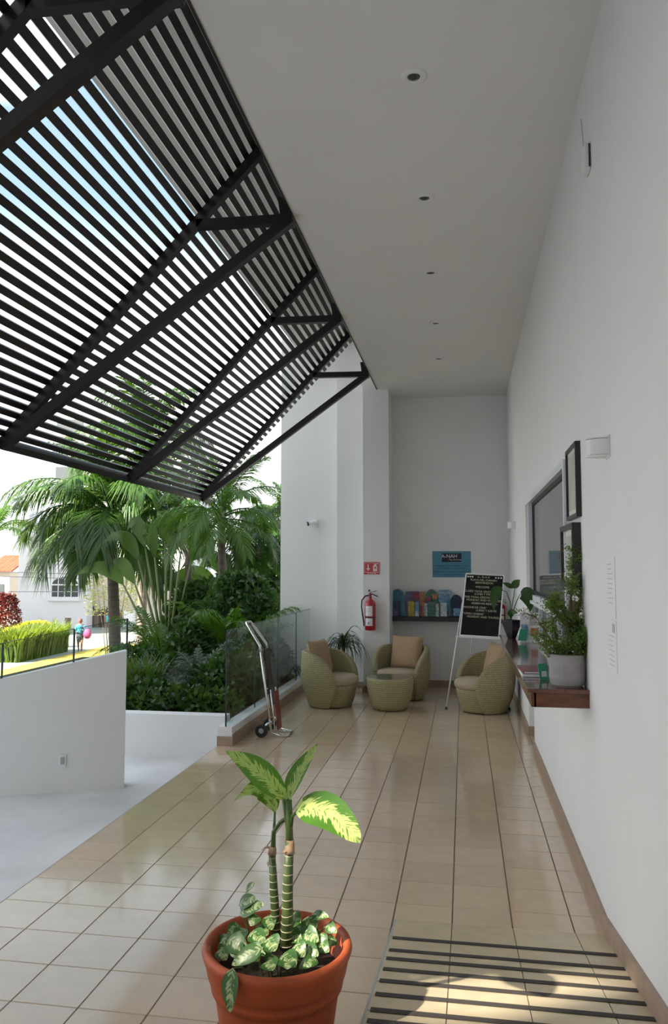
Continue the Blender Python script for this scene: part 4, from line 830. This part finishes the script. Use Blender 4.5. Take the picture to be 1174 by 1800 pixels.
bush('red_leaf_shrub', 'dark red-leaved shrub at the left edge of the view', 'shrub', (at(12, 1100, Y=37).x, 37, GZ), .75, .6, 2.9, 1700, .22, M['redleaf'], 50)
areca('yellow feathery palm above the red-leaved shrub at the left edge', at(4, 1100, Y=36).x, 35.9, GZ, 10, 1.5, [frond_mesh('frond', 1.9, R(70), R(-20), 40, .5, .05, M['yellowleaf'], .5, 5)] * 3, 9, name='yellow_palm')
o = areca('green broadleaf crown entering at the left edge above the roofs', at(-12, 890, Y=24).x, 24, GZ, 14, 1.2, FB, 12, name='palm_tree'); MB().tube([(0, 0, 0), (0, 0, 5.4)], .12, 10).build('trunk', M['trunk'], o)
for ch in o.children:
    if ch.name.startswith('frond'): ch.location.z = 5.4
o['group'] = 'palms in the garden'

# ================================================================== HOUSES AND STREET
def b2(px0, px1, py0, py1, Y): a = at(px0, py0, Y=Y); b = at(px1, py1, Y=Y); return a.x, b.x, b.z, a.z
HY = 52
hs = thing('white_house', 'sunlit white house with an arched window across the street', 'house', (at(95, 1110, Y=HY).x, HY, GZ), world=True)
x0_, x1_, z0_, z1_ = b2(34, 151, 955, 1121, HY)
MB().box(x0_, x1_, HY, HY + .9, GZ - .2, z1_ + .5).build('wall', M['house'], hs)
cx, _, _, _ = b2(115, 116, 1030, 1031, HY); wl, wr_, wb_, wt = b2(92, 137, 1014, 1049, HY)
hw = (wr_ - wl) / 2; cxx = (wl + wr_) / 2; spring = wb_ + (wt - wb_) * .6
arc = [(cxx + hw * cos(a), spring + (wt - spring) * sin(a)) for a in [pi * i / 12 for i in range(13)]]
wn = MB().prism([(wl, HY - .02, wb_), (wr_, HY - .02, wb_)] + [(x, HY - .02, z) for x, z in arc], (0, .04, 0)).build('arched_window', M['winglass'], hs)
for i in range(1, 4): x = wl + (wr_ - wl) * i / 4; MB().box(x - .02, x + .02, HY - .07, HY - .02, wb_, spring + (wt - spring) * max(.0, 1 - ((x - cxx) / hw) ** 2) ** .5).build('glazing_bar', M['white'], wn)
MB().box(wl, wr_, HY - .07, HY - .02, spring - .04, spring + .04).build('glazing_bar', M['white'], wn)
MB().box(wl - .3, wr_ + .3, HY - .18, HY, wb_ - .3, wb_ - .02).build('window_sill', M['house'], hs)
a0, a1, a2, a3 = b2(115, 124, 1086, 1119, HY); MB().box(a0, a1, HY - .04, HY, a2, a3).build('dark_door', M['gate'], hs)
MB().prism([(x0_ - .4, HY - .4, z1_ + .5), (x1_ + .4, HY - .4, z1_ + .5), (x1_ + .4, HY + .9, z1_ + 2.2), (x0_ - .4, HY + .9, z1_ + 2.2)], (0, 0, .2)).build('roof', M['house'], hs)
gh = thing('garage_building', 'beige building with brown gates behind the palm trunk', 'building', (at(200, 1110, Y=53.2).x, 53.2, GZ), world=True)
a0, a1, a2, a3 = b2(149, 262, 1012, 1113, 53.2); gz = at(200, 1113, Y=53.2).z
MB().box(a0 + .05, a1, 53.2, 60, GZ - .3, a3).build('wall', M['beige'], gh)
for px0, px1, m_ in ((137, 158, 'gate'), (159, 175, 'gate'), (177, 182, 'black'), (183, 202, 'gate'), (203, 214, 'gate')):
    c0_, c1_, c2_, c3_ = b2(px0, px1, 1071, 1114, 53.1); g_ = MB().box(c0_, c1_ - .06, 53.05, 53.2, GZ, c3_).build('gate_panel', M[m_], gh)
    if px0 in (159, 183): MB().box(c0_ + .25, c0_ + .32, 52.98, 53.05, GZ + 1, GZ + 1.5).build('handle', M['black'], g_)
c0_, c1_, c2_, c3_ = b2(185, 202, 1082, 1094, 53.0); s_ = MB().box(c0_, c1_, 52.98, 53.05, c2_, c3_).build('blue_sign', M['blue'], gh)
c0_, c1_, c2_, c3_ = b2(217, 236, 1074, 1113, 53.0); MB().box(c0_, c1_, 53.05, 53.2, GZ, c3_).build('white_door', M['white'], gh)
o = thing('street_wall', 'long pale wall receding behind the garden, right of the gates', 'wall', (at(300, 1110, Y=58).x, 58, GZ), world=True)
c0_, c1_, c2_, c3_ = b2(262, 420, 1035, 1110, 58); MB().box(c0_, c1_ + 8, 58, 58.4, GZ, c3_).build('wall', M['house'], o); MB().box(c0_, c1_ + 8, 57.9, 58.5, c3_, c3_ + .2).build('coping', M['white'], o)
def roofhouse(lab, px0, px1, pyr, pye, Y, pk):
    c0_, c1_, c2_, c3_ = b2(px0, px1, pyr, pye, Y); o = thing('tiled_house', lab, 'house', ((c0_ + c1_) / 2, Y, GZ), group='red tiled houses at the left', world=True)
    MB().box(c0_ + .2, c1_ - .4, Y + .3, Y + 6, GZ, c2_).build('wall', M['beige'], o)
    n_ = 8
    for k in range(n_):
        x = c0_ + (c1_ - c0_) * k / n_; x2 = c0_ + (c1_ - c0_) * (k + .92) / n_
        MB().prism([(x, Y, c2_), (x2, Y, c2_), (x2, Y + 3, c3_), (x, Y + 3, c3_)], (0, 0, .15)).build('roof_tile_row', M['rooft'], o)
    a = (c0_ + c1_) / 2; MB().box(a - .5, a + .5, Y + .25, Y + .3, c2_ - 2.2, c2_ - 1).build('window', M['winglass'], o)
roofhouse('tiled roof house at the extreme left edge', -30, 21, 978, 1006, 60, 0)
roofhouse('tiled roof house between the left edge and the white house', 29, 62, 984, 1010, 68, 0)
def tower(lab, px0, px1, pyt, Y, m_):
    c0_, c1_, c2_, c3_ = b2(px0, px1, pyt, 1000, Y); o = thing('apartment_tower', lab, 'building', ((c0_ + c1_) / 2, Y, GZ), group='far apartment towers', world=True)
    MB().box(c0_, c1_, Y, Y + 10, GZ, c3_).build('wall', m_, o); me_ = MB().box(-.9, .9, -.08, 0, -.8, .8).mesh('window', M['winglass'])
    z = c3_ - 2.5; 
    while z > 4:
        for i in range(3): place('window', me_, o, (-(c1_ - c0_) / 2 + (c1_ - c0_) * (i + .5) / 3, 0, z - GZ))
        MB().box(c0_, c1_, Y - .5, Y, z - 1.5, z - 1.2).build('balcony_slab', m_, o)
        z -= 3.2
tower('far grey apartment tower seen through the slats at the left', 106, 136, 716, 95, M['tower'])
tower('far pinkish apartment tower seen through the slats near the third brace', 264, 326, 712, 90, M['house'])
o = thing('unseen_shade_block', 'added unseen block beyond the left edge, shading the gates', 'building', (-46.5, 33, GZ), world=True)  # out-of-view block added to cast shade on the house and gates
MB().box(-50, -43, 30, 36, GZ, 32).build('wall', M['tower'], o)
for k, (ya, yb_) in enumerate(((1004, 1000), (1012, 1008), (1040, 1026))):
    a = at(-40, ya, Y=47); b = at(300, yb_, Y=55.5)
    tag(MB().tube([a, (a + b) / 2 + V((0, 0, -.3)), b], .03, 5).build('overhead_cable', M['wire'], org=tuple(a)), ['overhead cable crossing the white house, topmost', 'overhead cable just under the topmost one over the arched window', 'lowest overhead cable crossing the arched window'][k], 'cable', 'overhead cables')

# ================================================================== WALKING PERSON
fp = at(140, 1147, Z=GZ + .06)
ps = thing('person', 'person in a teal top and dark skirt walking on the path, bag behind', 'person', tuple(fp), R(20))
def skin(name, joints, edges, radii, m, parent):
    me = bpy.data.meshes.new(name); me.from_pydata(joints, edges, []); o = bpy.data.objects.new(name, me); C.objects.link(o)
    md = o.modifiers.new('skin', 'SKIN'); md.use_smooth_shade = True
    for i, r_ in enumerate(radii): me.skin_vertices[0].data[i].radius = r_ if isinstance(r_, tuple) else (r_, r_)
    me.skin_vertices[0].data[0].use_root = True
    sb = o.modifiers.new('sub', 'SUBSURF'); sb.levels = 2; sb.render_levels = 2
    me2 = bpy.data.meshes.new_from_object(o.evaluated_get(bpy.context.evaluated_depsgraph_get())); bpy.data.objects.remove(o)
    me2.materials.clear(); me2.materials.append(m)
    p_ = bpy.data.objects.new(name, me2); C.objects.link(p_); p_.parent = parent; return p_
J = [(0, 0, .88), (0, .0, 1.05), (0, 0, 1.25), (0, 0, 1.38), (0, -.01, 1.44), (0, -.02, 1.53), (0, -.03, 1.60),       # 0-6 pelvis..head
     (.16, 0, 1.34), (.22, -.02, 1.12), (.12, -.16, 1.10), (.03, -.2, 1.16), (-.16, 0, 1.34), (-.24, .02, 1.10), (-.14, -.14, 1.02), (-.05, -.2, 1.06),
     (.09, 0, .84), (.10, -.10, .48), (.09, -.02, .09), (.09, -.14, .03), (-.09, 0, .84), (-.09, .06, .48), (-.08, .18, .12), (-.08, .10, .03)]
E_ = [(0, 1), (1, 2), (2, 3), (3, 4), (4, 5), (5, 6), (3, 7), (7, 8), (8, 9), (9, 10), (3, 11), (11, 12), (12, 13), (13, 14), (0, 15), (15, 16), (16, 17), (17, 18), (0, 19), (19, 20), (20, 21), (21, 22)]
Rd = [.14, .125, .145, .10, .055, .085, .085, .06, .045, .036, .03, .06, .045, .036, .03, .095, .06, .035, .03, .095, .06, .035, .03]
skin('body', J, E_, Rd, M['skin'], ps)
MB().lathe([(.155, .90), (.15, 1.0), (.155, 1.15), (.175, 1.28), (.15, 1.37), (.07, 1.42)], 20, sy=.8).build('shirt', M['teal'], ps, smooth=True)
for s, j in ((1, 7), (-1, 11)): MB().tube([V(J[j]) * 1, V(J[j + 1]), V(J[j + 2])], [.08, .06, .048], 10).build('sleeve', M['teal'], ps, smooth=True)
MB().lathe([(.16, .95), (.185, .85), (.17, .65), (.13, .52)], 20, sy=.85).build('skirt', M['shorts'], ps, smooth=True)
MB().lathe([(.10, 1.50), (.108, 1.58), (.095, 1.66), (.05, 1.70), (0, 1.71)], 16, (0, 0, 0)).build('hair', M['hair'], ps, smooth=True)
m = MB(); m.box(-.04, -.02, -.118, -.108, 1.575, 1.59).box(.02, .04, -.118, -.108, 1.575, 1.59).box(-.025, .025, -.116, -.106, 1.515, 1.522); m.build('face_marks', M['hair'], ps)
bg_ = thing('beach_bag', 'big pink bag carried on the back of the walking person', 'bag', (fp.x + .40, fp.y - .02, fp.z + .98))
MB().lathe([(0, -.30), (.13, -.26), (.22, -.10), (.19, .06), (.11, .2), (0, .22)], 18, sy=.7).build('sack', M['pink'], bg_, smooth=True)
MB().tube([(-.1, -.05, .2), (-.25, -.05, .32), (-.36, -.05, .3)], .012, 6).build('strap', M['pink'], bg_)
